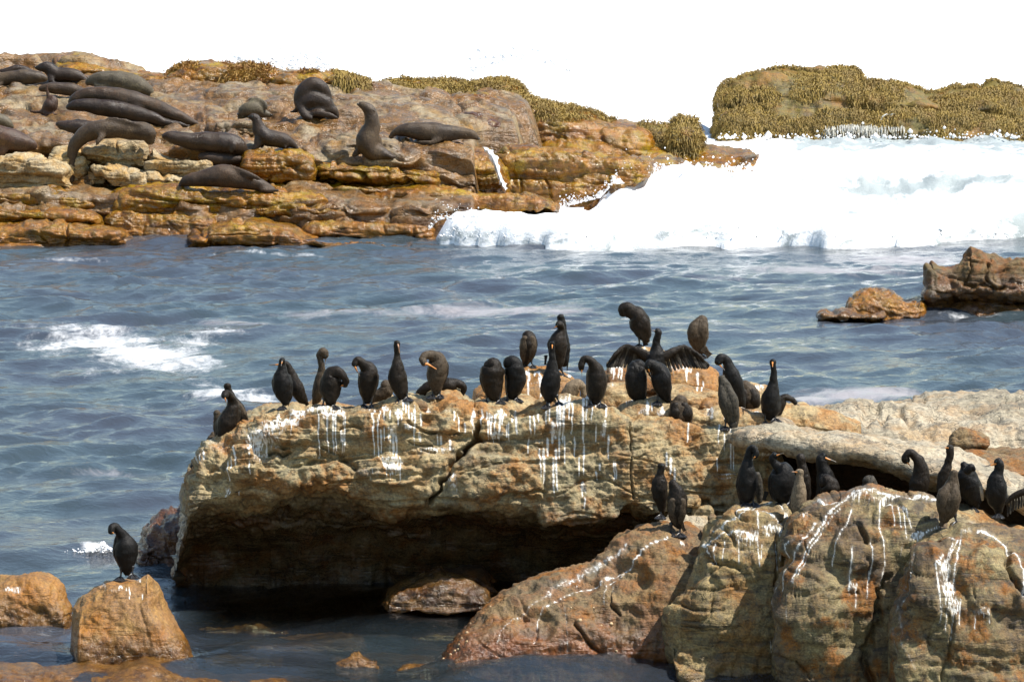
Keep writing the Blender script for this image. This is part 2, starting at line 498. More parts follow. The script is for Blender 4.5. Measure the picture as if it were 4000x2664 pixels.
# ------------------------------------------------------------------ water
def build_sea():
    def axis(lo, hi, step, far, grow):
        a = list(np.arange(lo, hi, step)); s = step
        b = []; v = hi
        while v < far: b.append(v); s *= grow; v += s
        return a, b
    xi, xo = axis(-9.2, 9.2, .072, 6000, 1.25)
    X = np.array([-q for q in xo[::-1]] + xi + xo)
    yi, yo = axis(24.0, 62.0, .086, 9000, 1.15)
    Y = np.array([-200, -50, 0, 12, 18, 21, 23] + yi + yo)
    gx, gy = np.meshgrid(X, Y, indexing='ij')
    n = gx.size
    x = gx.ravel(); y = gy.ravel()
    z = np.zeros(n)
    rs = np.random.RandomState(5)
    wx = x + .22 * gnoise(np.stack([x * .6, y * .6, 0 * x], -1)); wy = y + .3 * gnoise(np.stack([x * .6, y * .6, 0 * x + 9], -1))
    env = .65 + .6 * gnoise(np.stack([x * .16, y * .13, 0 * x + 3], -1))
    for i in range(46):
        lam = .24 * (12 ** (i / 45.0)) * rs.uniform(.9, 1.1)
        th = rs.normal(-math.pi / 2 + .25, .62)
        a = .0105 * lam ** .9 * (1.0 + .7 * math.exp(-(lam / .5) ** 2)) * rs.uniform(.5, 1.2)
        ph = rs.uniform(0, 6.28)
        q = 2 * math.pi / lam * (wx * math.cos(th) + wy * math.sin(th)) + ph
        s_ = np.sin(q)
        z += a * (s_ + .16 * np.cos(2 * q))
    z += .034 * fbm(np.stack([x * .8, y * 1.5, 0 * x + 5], -1), 2) + .013 * fbm(np.stack([x * 2.9, y * 4.6, 0 * x + 8], -1), 2)
    z *= np.clip(env, .3, 1.4)
    fade = sstep(11, 8, np.abs(x)) * sstep(66, 60, y) * sstep(22, 25, y)
    calm = 1.0
    z = z * fade * calm
    V = np.stack([x, y, z], -1)
    px, py = PR(np.stack([x, y, 0 * x], -1)); px = px / K; py = py / K
    near = (y > 23) & (y < 120)
    # scum and foam on the water (coverage 0..1) and smooth slicks
    foam = np.zeros(n); slick = np.zeros(n)
    def blob(arr, cx, cy, rx, ry, am):
        r2 = ((px - cx) / rx) ** 2 + ((py - cy) / ry) ** 2
        return np.maximum(arr, np.where(near, am * np.exp(-r2 * 1.1), 0))
    for b in [(200, 762, 190, 26, .78), (390, 832, 170, 34, .85), (130, 800, 140, 26, .8), (450, 790, 120, 26, .8), (230, 785, 190, 30, .95), (330, 815, 180, 36, 1.0), (250, 860, 220, 20, .6), (150, 770, 110, 18, .7), (420, 800, 90, 26, .75), (300, 850, 190, 20, .72), (500, 765, 130, 18, .66), (430, 840, 140, 22, .7), (120, 820, 110, 20, .6), (560, 800, 120, 16, .5),
              (520, 905, 130, 22, .78), (600, 915, 80, 14, .85), (450, 880, 160, 14, .62), (330, 930, 140, 14, .5), (620, 860, 160, 40, .38), (900, 840, 130, 45, .3),
              (215, 1258, 36, 12, 1.0), (240, 1262, 28, 10, 1.0), (360, 1270, 40, 8, .6), (120, 1080, 180, 14, .42), (250, 1085, 150, 10, .36), (60, 1150, 120, 10, .35),
              (640, 1390, 90, 8, .5), (560, 1385, 60, 8, .45), (1480, 1508, 60, 6, .7), (1560, 1520, 60, 6, .5), (1250, 1534, 230, 5, .74), (1690, 1548, 130, 5, .74), (330, 1556, 120, 4, .6), (80, 1462, 110, 4, .66), (1000, 1394, 150, 3.5, .6), (820, 1546, 70, 4, .62), (960, 1552, 70, 4, .6), (420, 1375, 40, 4, .7), (2010, 730, 120, 3, .7), (2240, 726, 130, 3, .7), (150, 598, 170, 3, .66), (640, 586, 260, 3, .66), (60, 560, 30, 4, .4),
              (1900, 590, 300, 12, .45), (1700, 582, 260, 10, .5), (2200, 600, 150, 20, .5), (1500, 582, 200, 8, .4), (1300, 580, 140, 6, .4)]:
        foam = blob(foam, *b)
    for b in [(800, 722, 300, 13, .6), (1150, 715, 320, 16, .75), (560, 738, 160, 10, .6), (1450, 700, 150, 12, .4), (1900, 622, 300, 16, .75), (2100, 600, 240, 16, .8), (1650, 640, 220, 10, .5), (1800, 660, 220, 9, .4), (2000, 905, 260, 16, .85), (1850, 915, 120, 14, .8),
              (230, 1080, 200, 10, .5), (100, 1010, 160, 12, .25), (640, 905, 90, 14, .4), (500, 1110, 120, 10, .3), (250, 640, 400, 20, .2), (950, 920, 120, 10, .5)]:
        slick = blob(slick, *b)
    # clear shallows between the near rocks
    sh = sstep(31.2, 29.9, y) * sstep(-3.3, -2.5, x)
    sh = sh * (1 - .5 * sstep(28.9, 27.6, y))
    sh = np.maximum(sh, .55 * sstep(27.8, 26.9, y))
    m = gx.shape[1]
    i = np.arange(gx.shape[0] - 1)[:, None]; j = np.arange(m - 1)[None, :]
    a = i * m + j
    Fq = np.stack([a, a + m, a + m + 1, a + 1], -1).reshape(-1, 4)
    s = NT('sea_water')
    b = s.b
    fo = s.math('MULTIPLY', s.attr('foam'), .76); sl_ = s.attr('slick'); shal = s.attr('shallow')
    fn = s.noise(1.0, 7, .72, vec=s.scaled(s.pos(), (1.5, 1.1, 1)), dist=1.6)
    fn2 = s.noise(1.0, 5, .65, vec=s.scaled(s.pos(), (9, 5, 1)), off=3)
    ff = s.math('MULTIPLY_ADD', fn, .95, s.math('MULTIPLY_ADD', fn2, .45, s.math('ADD', fo, -1.0)))
    fm = s.math('MULTIPLY', s.rng(ff, .02, .56), .82)
    fm = s.math('MULTIPLY', fm, s.rng(fo, .08, .3))
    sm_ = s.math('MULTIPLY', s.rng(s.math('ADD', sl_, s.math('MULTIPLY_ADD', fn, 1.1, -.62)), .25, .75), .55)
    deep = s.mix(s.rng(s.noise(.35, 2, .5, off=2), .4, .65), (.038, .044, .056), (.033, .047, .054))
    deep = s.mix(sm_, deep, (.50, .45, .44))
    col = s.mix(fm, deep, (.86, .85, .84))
    s.l(col, b.inputs['Base Color'])
    s.l(s.math('MULTIPLY_ADD', s.math('MAXIMUM', fm, s.math('MULTIPLY', sm_, .5)), .75, .06), b.inputs['Roughness'])
    b.inputs['IOR'].default_value = 1.5
    rip = s.math('ADD', s.math('MULTIPLY', s.noise(1.0, 4, .6, vec=s.scaled(s.pos(), (5.5, 8, 5)), dist=.4), 1.0), s.math('MULTIPLY', s.noise(1.0, 3, .6, vec=s.scaled(s.pos(), (17, 24, 17))), .28))
    rip = s.math('ADD', rip, s.math('MULTIPLY', fm, .5))
    bp = s.n('ShaderNodeBump'); bp.inputs['Strength'].default_value = .8; bp.inputs['Distance'].default_value = .026
    s.l(rip, bp.inputs['Height']); s.l(bp.outputs[0], b.inputs['Normal'])
    # the clear part lets the drowned stones show
    tr = s.n('ShaderNodeBsdfTransparent'); tr.inputs[0].default_value = (.62, .66, .55, 1)
    gl = s.n('ShaderNodeBsdfGlossy'); gl.inputs['Roughness'].default_value = .05; s.l(bp.outputs[0], gl.inputs['Normal'])
    fr = s.n('ShaderNodeFresnel'); fr.inputs['IOR'].default_value = 1.333; s.l(bp.outputs[0], fr.inputs['Normal'])
    m1 = s.n('ShaderNodeMixShader'); s.l(fr.outputs[0], m1.inputs[0]); s.l(tr.outputs[0], m1.inputs[1]); s.l(gl.outputs[0], m1.inputs[2])
    m2 = s.n('ShaderNodeMixShader')
    s.l(s.math('MULTIPLY', shal, s.math('SUBTRACT', 1.0, fm), clamp=True), m2.inputs[0])
    s.l(b.outputs[0], m2.inputs[1]); s.l(m1.outputs[0], m2.inputs[2]); s.l(m2.outputs[0], s.out.inputs[0])
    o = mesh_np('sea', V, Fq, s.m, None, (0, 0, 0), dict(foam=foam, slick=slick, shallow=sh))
    tag(o, 'blue rippled sea with drifting foam and slicks', None, None, 'structure')
    # sea floor
    x = np.linspace(-60, 60, 120); y = np.linspace(0, 130, 150)
    gx, gy = np.meshgrid(x, y, indexing='ij')
    z = -1.3 + .45 * fbm(np.stack([gx.ravel() * .35, gy.ravel() * .35, 0 * gx.ravel()], -1), 3)
    V = np.stack([gx.ravel(), gy.ravel(), z], -1)
    m = 150
    a = np.arange(119)[:, None] * m + np.arange(149)[None, :]
    Fq = np.stack([a, a + m, a + m + 1, a + 1], -1).reshape(-1, 4)
    o = mesh_np('sea_floor', V, Fq, rock_mat('floor_stone', (.12, .10, .05), (.08, .08, .04), (.14, .09, .04), (.03, .025, .02), (.12, .06, .02), wet_or_shade_h=-9, scale=.8), None, (0, 0, 0))
    tag(o, 'dark sea floor under the shallow water', None, None, 'structure')
    return o

build_sea()

# ------------------------------------------------------------------ rock materials
M_MAIN = rock_mat('main_sandstone', (.34, .26, .145), (.25, .205, .12), (.27, .155, .065), (.05, .034, .02), (.25, .105, .03), wet_or_shade_h=1.0, wet_or_shade_w=.32, scale=1.5, guano=True, stain_amt=.85, sat=1.08, wet_or_shade_col=(.026, .012, .007), lichen=.3, dark_amt=.6)  # near-black wet foot carried up to the lip, painting in the overhang's shade
M_HEAP = rock_mat('heap_sandstone', (.38, .29, .17), (.31, .235, .14), (.29, .16, .075), (.07, .05, .03), (.29, .13, .05), wet_or_shade_h=-1, scale=1.8, guano=True, lichen=.3)
M_PALE = rock_mat('pale_sandstone', (.37, .31, .22), (.29, .245, .17), (.31, .21, .12), (.11, .09, .06), (.33, .20, .085), wet_or_shade_h=-1, scale=1.0, guano=True, lichen=.55, dark_amt=.6, band=.45, sat=1.0)
M_BROWN = rock_mat('brown_boulder', (.185, .125, .065), (.115, .085, .05), (.185, .095, .048), (.035, .024, .015), (.22, .085, .025), stain_amt=.7, wet_or_shade_h=.45, wet_or_shade_w=.42, scale=1.6, guano=True, wet_or_shade_col=(.20, .055, .008), band=.35, dark_amt=.6)
M_OLIVE = rock_mat('olive_boulder', (.28, .21, .11), (.20, .15, .08), (.21, .12, .055), (.05, .04, .025), (.22, .10, .035), wet_or_shade_h=.10, wet_or_shade_w=.25, scale=1.7, guano=True, band=.85, lichen=.3, wet_or_shade_col=(.17, .09, .018), dark_amt=.65)
M_ORANGE = rock_mat('orange_boulder', (.27, .135, .055), (.21, .115, .055), (.29, .17, .075), (.07, .038, .02), (.27, .10, .028), wet_or_shade_h=.30, wet_or_shade_w=.2, scale=1.7, guano=True, wet_or_shade_col=(.16, .075, .012), band=.35, rough=.6)
M_DRY = rock_mat('dry_ledge', (.41, .325, .205), (.34, .275, .19), (.34, .215, .10), (.09, .06, .035), (.34, .19, .06), wet_or_shade_h=.55, wet_or_shade_w=.5, scale=.8, wet_or_shade_col=(.24, .10, .016), band=.6, bump=.9, dark_amt=.6)
M_WET = rock_mat('wet_ochre_ledge', (.31, .21, .06), (.20, .14, .045), (.26, .13, .035), (.04, .022, .012), (.33, .115, .016), sat=1.26, wet_or_shade_h=.6, wet_or_shade_w=.5, scale=.9, wet_or_shade_col=(.30, .11, .012), wet_all=.5, rough=.34, band=.85, bump=1.0, dark_amt=.75)
M_SHELF = rock_mat('shelf_stone', (.27, .215, .145), (.20, .165, .12), (.22, .145, .075), (.06, .04, .025), (.24, .11, .03), sat=1.25, stain_amt=.35, wet_or_shade_h=.9, wet_or_shade_w=.6, scale=.75, wet_or_shade_col=(.22, .09, .014), wet_all=.5, rough=.5, band=.75, bump=1.0, dark_amt=.55)
M_MOSSY = rock_mat('mossy_stone', (.15, .105, .025), (.12, .095, .03), (.17, .10, .035), (.03, .024, .014), (.25, .11, .035), wet_or_shade_h=.3, wet_or_shade_w=.5, scale=.8, wet_or_shade_col=(.10, .07, .015), rough=.6)
M_DARKRED = rock_mat('dark_red_stone', (.12, .065, .03), (.095, .055, .028), (.14, .075, .025), (.035, .02, .014), (.18, .06, .015), wet_or_shade_h=9, wet_or_shade_w=.2, scale=1.1, wet_or_shade_col=(.12, .045, .016))
M_CAVE = rock_mat('cave_stone', (.07, .045, .026), (.06, .036, .02), (.08, .042, .02), (.018, .012, .008), (.08, .036, .012), wet_or_shade_h=.3, scale=1.4)

M_BIG = rock_mat('patchy_boulder', (.25, .20, .11), (.085, .055, .032), (.17, .11, .055), (.035, .026, .018), (.22, .085, .027), wet_or_shade_h=.10, wet_or_shade_w=.25, scale=1.9, guano=True, stain_amt=.8, band=.8, lichen=.3, wet_or_shade_col=(.17, .09, .018), dark_amt=.85)

# ------------------------------------------------------------------ the seal shelf
def build_shelf():
    xs_k = [-420, 0, 200, 400, 600, 800, 1000, 1150, 1300, 1450, 1650]
    rows = [
        (76.0, [150, 160, 170, 195, 210, 220, 245, 260, 290, 315, 330]),
        (72.0, [128, 135, 142, 172, 186, 194, 222, 232, 270, 295, 312]),
        (70.5, [200, 200, 200, 212, 218, 222, 245, 262, 288, 300, 316]),
        (69.2, [232, 232, 230, 232, 234, 238, 262, 280, 300, 310, 322]),
        (67.0, [290, 290, 290, 290, 288, 292, 300, 318, 326, 335, 345]),
        (65.0, [345, 345, 342, 348, 352, 358, 365, 372, 380, 380, 380]),
        (64.7, [380, 380, 378, 385, 385, 392, 400, 405, 410, 410, 410]),
        (64.4, [425, 425, 428, 430, 420, 424, 440, 440, 445, 445, 445]),
        (62.4, [468, 468, 470, 472, 472, 474, 476, 478, 480, 480, 480]),
        (62.0, [520, 520, 526, 536, 528, 520, 508, 500, 500, 500, 500]),
        (61.0, [560, 560, 562, 562, 562, 560, 548, 540, 540, 540, 540]),
        (60.8, [640, 640, 640, 640, 640, 640, 640, 640, 640, 640, 640]),
    ]
    nu, per = 410, 30
    xs = np.linspace(-420, 1650, nu)
    ys = np.array([np.interp(xs, xs_k, r[1]) for r in rows])
    Ys = np.array([r[0] for r in rows])
    tt = np.linspace(0, len(rows) - 1, (len(rows) - 1) * per)
    i = np.clip(tt.astype(int), 0, len(rows) - 2); f = tt - i
    f = f * f * (3 - 2 * f) * .35 + f * .65
    py = ys[i] * (1 - f)[:, None] + ys[i + 1] * f[:, None]
    YY = (Ys[i] * (1 - f) + Ys[i + 1] * f)[:, None] + 0 * py
    px = np.repeat(xs[None, :], len(tt), 0)
    wob = gnoise(np.stack([px.ravel() * .012, py.ravel() * .02, 0 * px.ravel()], -1)).reshape(px.shape)
    YY = YY + .35 * wob
    pos = DP(px, py, YY)
    pos = pos.transpose(1, 0, 2)
    du = np.gradient(pos, axis=0); dv = np.gradient(pos, axis=1)
    nr = np.cross(du, dv); nr /= np.linalg.norm(nr, axis=2, keepdims=True) + 1e-9
    if nr[..., 2].mean() < 0: nr = -nr
    fp = pos.reshape(-1, 3)
    d = relief(fp, 3, big=(.10, .45), strata=(.20, 2.4, (.03, .10, 1)), mid=(.055, 1.7), fine=(.022, 7), cracks=(.09, .7), joints=(.16, .5), blocks=(.10, .6, 2.6))
    pos = pos + nr * d.reshape(pos.shape[:2])[..., None]
    pxx = px.T; yyy = YY.T
    fall = sstep(1085, 1130, pxx) * sstep(68.5, 67.5, yyy)
    fall = np.maximum(fall, sstep(1175, 1240, pxx) * sstep(70.9, 69.9, yyy))
    fall = np.maximum(fall, sstep(1200, 1300, pxx))
    # the small cove at the left front
    cove = sstep(300, 318, pxx) * sstep(425, 405, pxx) * sstep(61.9, 61.5, yyy)
    pos[..., 2] -= 2.4 * fall + .5 * cove
    n0, n1 = pos.shape[:2]
    a = np.arange(n0 - 1)[:, None] * n1 + np.arange(n1 - 1)[None, :]
    Fq = np.stack([a, a + n1, a + n1 + 1, a + 1], -1).reshape(-1, 4)
    V = pos.reshape(-1, 3)
    q = Fq[len(Fq) // 2]
    if np.cross(V[q[1]] - V[q[0]], V[q[2]] - V[q[0]])[2] < 0: Fq = Fq[:, ::-1]
    o = mesh_np('rock_shelf', V, Fq, M_SHELF, None, (0, 0, 0))
    tag(o, 'layered brown rock shelf where the seals lie', None, None, 'structure')
    return dict(pos=pos, V=V)
SHELF = build_shelf()

LEDGE = dict(big=(.07, .6), strata=(.105, 4.4, (.05, .1, 1)), mid=(.045, 2.2), fine=(.022, 9), cracks=(.07, .8), joints=(.08, .7), blocks=(.045, .8, 4.4))
def ledge(name, label, top, bot, Y, T, mat, seed, prof=SLAB, **kw):
    kw.setdefault('rel', LEDGE)
    return rock(name, label, top, bot, Y, T, mat, prof=prof, seed=seed, **kw)

# back ridge
ledge('ridge_rock', 'rounded orange wet ridge at the far left against the white sky', [(-80, 112), (0, 120), (60, 134), (110, 148), (200, 160), (330, 172)], [(-80, 210), (120, 220), (330, 200)], 73.0, 1.2, M_WET, 21, nu=170, nv=90)
ledge('ridge_rock', 'long amber ridge behind the left seals, with a thin dark crack', [(100, 150), (130, 130), (160, 127), (200, 128), (255, 143), (330, 155), (420, 168), (520, 185), (560, 200)], [(100, 205), (200, 215), (400, 225), (560, 222)], 72.0, 1.2, M_WET, 22, nu=200, nv=90,
      marks=[('crack', [(190, 170), (230, 168), (290, 175), (340, 182)], 2.2, .12)])
W1 = ledge('weedy_ridge', 'low ridge tufted with brown weed left of the grooming seal', [(380, 180), (430, 156), (480, 149), (518, 152), (535, 165), (570, 158), (620, 160), (660, 165), (700, 178)], [(380, 215), (520, 222), (700, 216)], 71.6, 1.0, M_WET, 23, nu=190, nv=90)
W2 = ledge('weedy_ridge', 'humped ridge with a bright weed mop on its right end', [(610, 190), (660, 168), (720, 162), (770, 166), (805, 176), (835, 192), (852, 214)], [(610, 222), (760, 216), (852, 216)], 71.2, 1.0, M_WET, 24, nu=170, nv=90)
W3 = ledge('weedy_ridge', 'long weed covered ridge sloping down to the surf', [(858, 222), (875, 202), (900, 196), (960, 197), (1050, 192), (1130, 190), (1185, 198), (1215, 224), (1260, 236), (1300, 254), (1370, 272), (1480, 286), (1510, 296)], [(858, 300), (1000, 300), (1180, 350), (1300, 400), (1510, 425)], 73.0, 1.3, M_WET, 25, nu=240, nv=90)
ledge('dome_rock', 'smooth wet orange dome below the weedy ridge', [(985, 262), (1010, 236), (1060, 222), (1110, 222), (1150, 240), (1180, 262)], [(985, 300), (1180, 330)], 71.4, .9, M_WET, 26, nu=130, nv=80)
W4 = ledge('weedy_rock', 'small round knob of olive weed at the tip of the ridge', [(1528, 300), (1545, 282), (1562, 274), (1585, 276), (1604, 290), (1612, 308)], [(1528, 400), (1612, 420)], 73.0, .8, M_MOSSY, 27, nu=90, nv=70)
W5 = ledge('weedy_rock', 'low weed hump left of the round knob', [(1465, 296), (1485, 284), (1520, 284), (1545, 292)], [(1465, 400), (1545, 420)], 73.2, .6, M_MOSSY, 28, nu=80, nv=60)
# middle
ledge('grey_block', 'grey flat topped block in front of the ridge', [(418, 228), (432, 214), (470, 208), (560, 210), (680, 214), (760, 222)], [(418, 262), (440, 272), (560, 268), (760, 240)], 69.6, 1.0, M_SHELF, 31, nu=180, nv=90)
ledge('grey_block', 'squarish grey block left of the curled seal', [(482, 292), (495, 276), (540, 272), (600, 276), (640, 290)], [(482, 312), (520, 330), (640, 310)], 67.0, .8, M_SHELF, 32, nu=140, nv=90)
ledge('red_boulder', 'dark red wet boulder behind the stretched out seal', [(1050, 300), (1058, 276), (1085, 265), (1115, 264), (1145, 276), (1168, 296)], [(1050, 306), (1168, 310)], 68.8, .7, M_DARKRED, 33, nu=120, nv=80)
ledge('wet_tongue', 'wet rounded tongue running into the surf behind the big boulder', [(1240, 310), (1255, 290), (1300, 286), (1380, 290), (1460, 305), (1560, 325), (1660, 340), (1745, 354)], [(1240, 380), (1330, 400), (1420, 430), (1560, 436), (1680, 420), (1720, 390), (1745, 360)], 72.0, 1.5, M_WET, 34, nu=220, nv=90, prof=FLAT)
ledge('wet_tongue', 'low brown tongue half drowned at the edge of the surf', [(1400, 372), (1470, 362), (1560, 372), (1660, 385), (1740, 396)], [(1400, 440), (1560, 450), (1740, 450)], 67.6, 1.4, M_WET, 35, nu=170, nv=80, prof=FLAT)
ledge('wet_boulder', 'big wet rounded boulder with an orange foot beside the surf', [(1138, 372), (1142, 350), (1160, 334), (1210, 332), (1280, 340), (1350, 350), (1420, 366), (1480, 380), (1500, 392)], [(1138, 392), (1165, 425), (1180, 465), (1260, 474), (1330, 474), (1385, 462), (1415, 425), (1500, 400)], 67.0, 1.5, M_WET, 36, nu=240, nv=150, prof=WALL,
      marks=[('crack', [(1195, 410), (1200, 440), (1210, 462)], 2.2, .1), ('crack', [(1255, 415), (1268, 450)], 2, .1), ('bump', 1260, 385, 90, 22, .15)])
ledge('ochre_ledge', 'ochre ledge end left of the white cleft', [(985, 392), (1010, 372), (1060, 352), (1110, 352), (1138, 372), (1158, 395), (1172, 418), (1176, 440)], [(985, 452), (1176, 450)], 66.0, 1.2, M_WET, 37, nu=170, nv=120)
# front edge of the seal terrace
ledge('pale_block', 'pale rounded block at the left edge under the red brown seal', [(-60, 350), (0, 352), (50, 346), (95, 354), (120, 375), (150, 390), (168, 425)], [(-60, 440), (168, 436)], 63.9, .9, M_DRY, 41, nu=180, nv=120)
ledge('pale_block', 'pale block under the draped seal, with an eye shaped pit', [(185, 345), (200, 333), (250, 326), (310, 327), (340, 335), (345, 350)], [(185, 372), (260, 380), (345, 392)], 64.9, .7, M_DRY, 42, nu=150, nv=110, marks=[('crack', [(282, 345), (300, 340), (312, 345)], 5, .12), ('crack', [(268, 335), (271, 350)], 2, .1)])
ledge('pale_block', 'long pale orange block in front of the striped sleeping seal', [(338, 352), (350, 340), (400, 346), (450, 356), (478, 366), (484, 386)], [(338, 382), (390, 398), (440, 404), (484, 400)], 64.6, .7, M_DRY, 43, nu=160, nv=110)
ledge('pale_block', 'grey buff block with a dark hollow at its left end', [(200, 392), (215, 380), (250, 374), (290, 380), (322, 392), (332, 410)], [(200, 430), (332, 430)], 64.3, .7, M_DRY, 44, nu=150, nv=110, marks=[('crack', [(205, 405), (222, 412), (240, 426)], 9, .35), ('crack', [(228, 405), (240, 420)], 6, .2)])
ledge('pale_block', 'small cream block left of the flat out seal', [(332, 412), (345, 400), (390, 400), (422, 406), (430, 420)], [(332, 430), (430, 432)], 64.2, .5, M_DRY, 45, nu=120, nv=80)
ledge('pale_block', 'narrow pale block behind the hanging flippers', [(118, 372), (135, 350), (165, 345), (188, 360), (196, 395)], [(118, 430), (196, 432)], 64.8, .7, M_DRY, 48, nu=120, nv=110)
ledge('yellow_ledge', 'rounded yellow ledge below the walking seal', [(555, 376), (570, 360), (620, 356), (680, 356), (712, 364), (726, 385)], [(555, 396), (600, 402), (660, 415), (726, 418)], 64.4, .8, M_WET, 46, nu=170, nv=110)
ledge('yellow_ledge', 'long yellow ledge below the upright seal', [(726, 385), (740, 370), (800, 366), (870, 368), (940, 378), (1000, 386), (1012, 398)], [(726, 400), (770, 412), (860, 414), (1012, 418)], 64.3, .8, M_WET, 47, nu=210, nv=110, marks=[('crack', [(760, 398), (820, 396), (835, 405), (850, 412)], 4, .25)])
# lower steps
ledge('ochre_step', 'long smooth step under the flat out seal', [(235, 490), (245, 458), (280, 443), (340, 437), (450, 431), (560, 434), (650, 441), (735, 456), (770, 472)], [(235, 520), (300, 500), (400, 490), (520, 492), (770, 488)], 62.9, 1.1, M_WET, 51, nu=260, nv=120, prof=SLAB)
ledge('ochre_step', 'olive step with a rusty red foot in the middle of the lower shelf', [(240, 500), (300, 486), (400, 482), (470, 486), (500, 500)], [(240, 520), (300, 542), (420, 548), (500, 540)], 62.2, .9, M_WET, 52, nu=200, nv=120, prof=WALL)
ledge('ochre_step', 'brown upper step at the left edge of the shelf', [(-60, 440), (0, 434), (60, 428), (140, 430), (190, 440), (222, 462), (232, 490)], [(-60, 478), (60, 472), (150, 484), (232, 496)], 62.9, 1.0, M_WET, 53, nu=200, nv=110)
ledge('ochre_step', 'flat olive step at the left above the waterline', [(-60, 480), (60, 474), (150, 480), (210, 492), (236, 508)], [(-60, 512), (120, 516), (236, 518)], 62.0, 1.1, M_WET, 54, nu=180, nv=90)
ledge('shore_rock', 'broad ochre shore rock at the left edge of the sea', [(-60, 520), (0, 512), (70, 506), (150, 512), (220, 522), (285, 534), (304, 552), (306, 566)], [(-60, 594), (60, 592), (180, 584), (270, 576), (306, 572)], 60.9, 1.3, M_WET, 55, nu=260, nv=150, marks=[('crack', [(152, 520), (156, 545), (154, 575)], 2.5, .15), ('crack', [(90, 530), (110, 570)], 2.5, .1)])
ledge('shore_rock', 'broad ochre shore rock right of the small cove', [(395, 574), (430, 560), (440, 536), (480, 506), (540, 496), (620, 500), (700, 520), (780, 540), (860, 552), (940, 560), (985, 566)], [(395, 578), (520, 582), (700, 583), (860, 578), (985, 572)], 61.0, 1.5, M_WET, 56, nu=280, nv=140, marks=[('crack', [(560, 520), (640, 524), (760, 538)], 3, .2)])
ledge('shore_rock', 'dark topped wet block nearest the breaking wave', [(690, 530), (720, 514), (800, 510), (900, 512), (970, 516), (1002, 530), (1006, 548)], [(690, 548), (800, 558), (920, 560), (1006, 552)], 61.9, 1.0, M_WET, 57, nu=200, nv=110)
ledge('amber_step', 'layered amber step in the middle of the lower shelf', [(560, 470), (620, 456), (720, 460), (800, 474), (880, 490), (960, 498), (1010, 504)], [(560, 505), (700, 518), (860, 514), (1010, 510)], 62.8, 1.2, M_WET, 58, nu=230, nv=110)
ledge('amber_step', 'reddish amber step running right to the white water', [(780, 470), (840, 452), (900, 440), (980, 436), (1080, 438), (1180, 446), (1240, 460), (1285, 478)], [(780, 490), (900, 500), (1040, 492), (1180, 486), (1285, 486)], 64.2, 1.3, M_WET, 59, nu=260, nv=120, marks=[('crack', [(910, 462), (960, 470), (1060, 468)], 4, .25)])
ledge('amber_step', 'small stepped amber ledge under the yellow ledges', [(600, 412), (660, 404), (740, 412), (800, 418), (900, 416), (1000, 420), (1060, 436)], [(600, 446), (740, 450), (900, 448), (1060, 446)], 64.3, .9, M_WET, 60, nu=240, nv=110, marks=[('crack', [(690, 430), (740, 438), (760, 440)], 4, .2), ('crack', [(860, 430), (960, 434)], 3, .2)])

# ------------------------------------------------------------------ the weedy island
ISL = rock('weedy_island', 'weed covered island rock with thin waterfalls beyond the surf', [(1648, 262), (1650, 220), (1664, 206), (1700, 186), (1755, 174), (1830, 171), (1890, 171), (1945, 181), (1992, 198), (2040, 197), (2100, 199), (2150, 210), (2230, 214), (2290, 212), (2354, 224), (2480, 220), (2620, 250)],
      [(1648, 300), (1700, 314), (1760, 322), (2000, 324), (2620, 330)], 86.8, 2.4, M_MOSSY, prof=[(0.0, .9), (.04, .5), (.16, .15), (.3, -.05), (.45, -.1), (.58, -.42), (.85, -.62), (1.0, -.66), (1.25, -.6), (1.25, 1.2), (.6, 1.3), (.18, 1.3), (.03, 1.2)], nu=320, nv=130, seed=61,
      rel=dict(big=(.3, .5), strata=(.14, 1.6, (0, .1, 1)), mid=(.2, 1.1), fine=(.05, 4), cracks=(.1, .5)), endw=.05)
ISL2 = rock('weedy_rock', 'tiny weed knob peeping over the island at the right edge', [(2338, 222), (2345, 212), (2360, 208), (2400, 210), (2440, 222)], [(2338, 235), (2440, 235)], 90, .5, M_MOSSY, nu=60, nv=50, seed=62)

# ------------------------------------------------------------------ rocks out in the channel
FGR0 = dict(big=(.07, 1.8), strata=(.02, 5, (.3, .2, 1)), mid=(.05, 3.6), fine=(.016, 14), cracks=(.04, 1.7))
CH = dict(big=(.10, 1.2), strata=(.06, 3.2, (.25, .1, 1)), mid=(.07, 2.6), fine=(.022, 9), cracks=(.06, 1.3))
M_CHAN = rock_mat('channel_stone', (.125, .078, .036), (.10, .078, .036), (.15, .062, .024), (.03, .02, .012), (.15, .06, .018), wet_or_shade_h=.7, wet_or_shade_w=.4, scale=1.2, wet_or_shade_col=(.13, .06, .015))
rock('channel_rock', 'tall rugged brown rock cut by the right edge, with a jutting lip', [(2126, 640), (2130, 606), (2142, 600), (2160, 606), (2188, 604), (2208, 590), (2222, 572), (2232, 566), (2262, 572), (2288, 578), (2300, 594), (2330, 594), (2400, 588), (2460, 620)], [(2126, 700), (2140, 718), (2460, 724)], 50.6, 1.1, M_CHAN, prof=[(0.0, .4), (.02, .05), (.08, -.2), (.3, -.35), (.62, -.45), (.72, -.3), (.82, -.05), (1.0, -.3), (1.2, -.3), (1.2, 1.0), (.5, 1.0), (.05, .8)], nu=240, nv=170, seed=64, rel=CH, endw=.06,
      marks=[('crack', [(2222, 585), (2236, 615), (2215, 650)], 3, .08), ('crack', [(2215, 652), (2240, 660), (2270, 655), (2290, 668), (2310, 660)], 4, .15), ('crack', [(2272, 600), (2268, 640), (2290, 665)], 3, .1)])
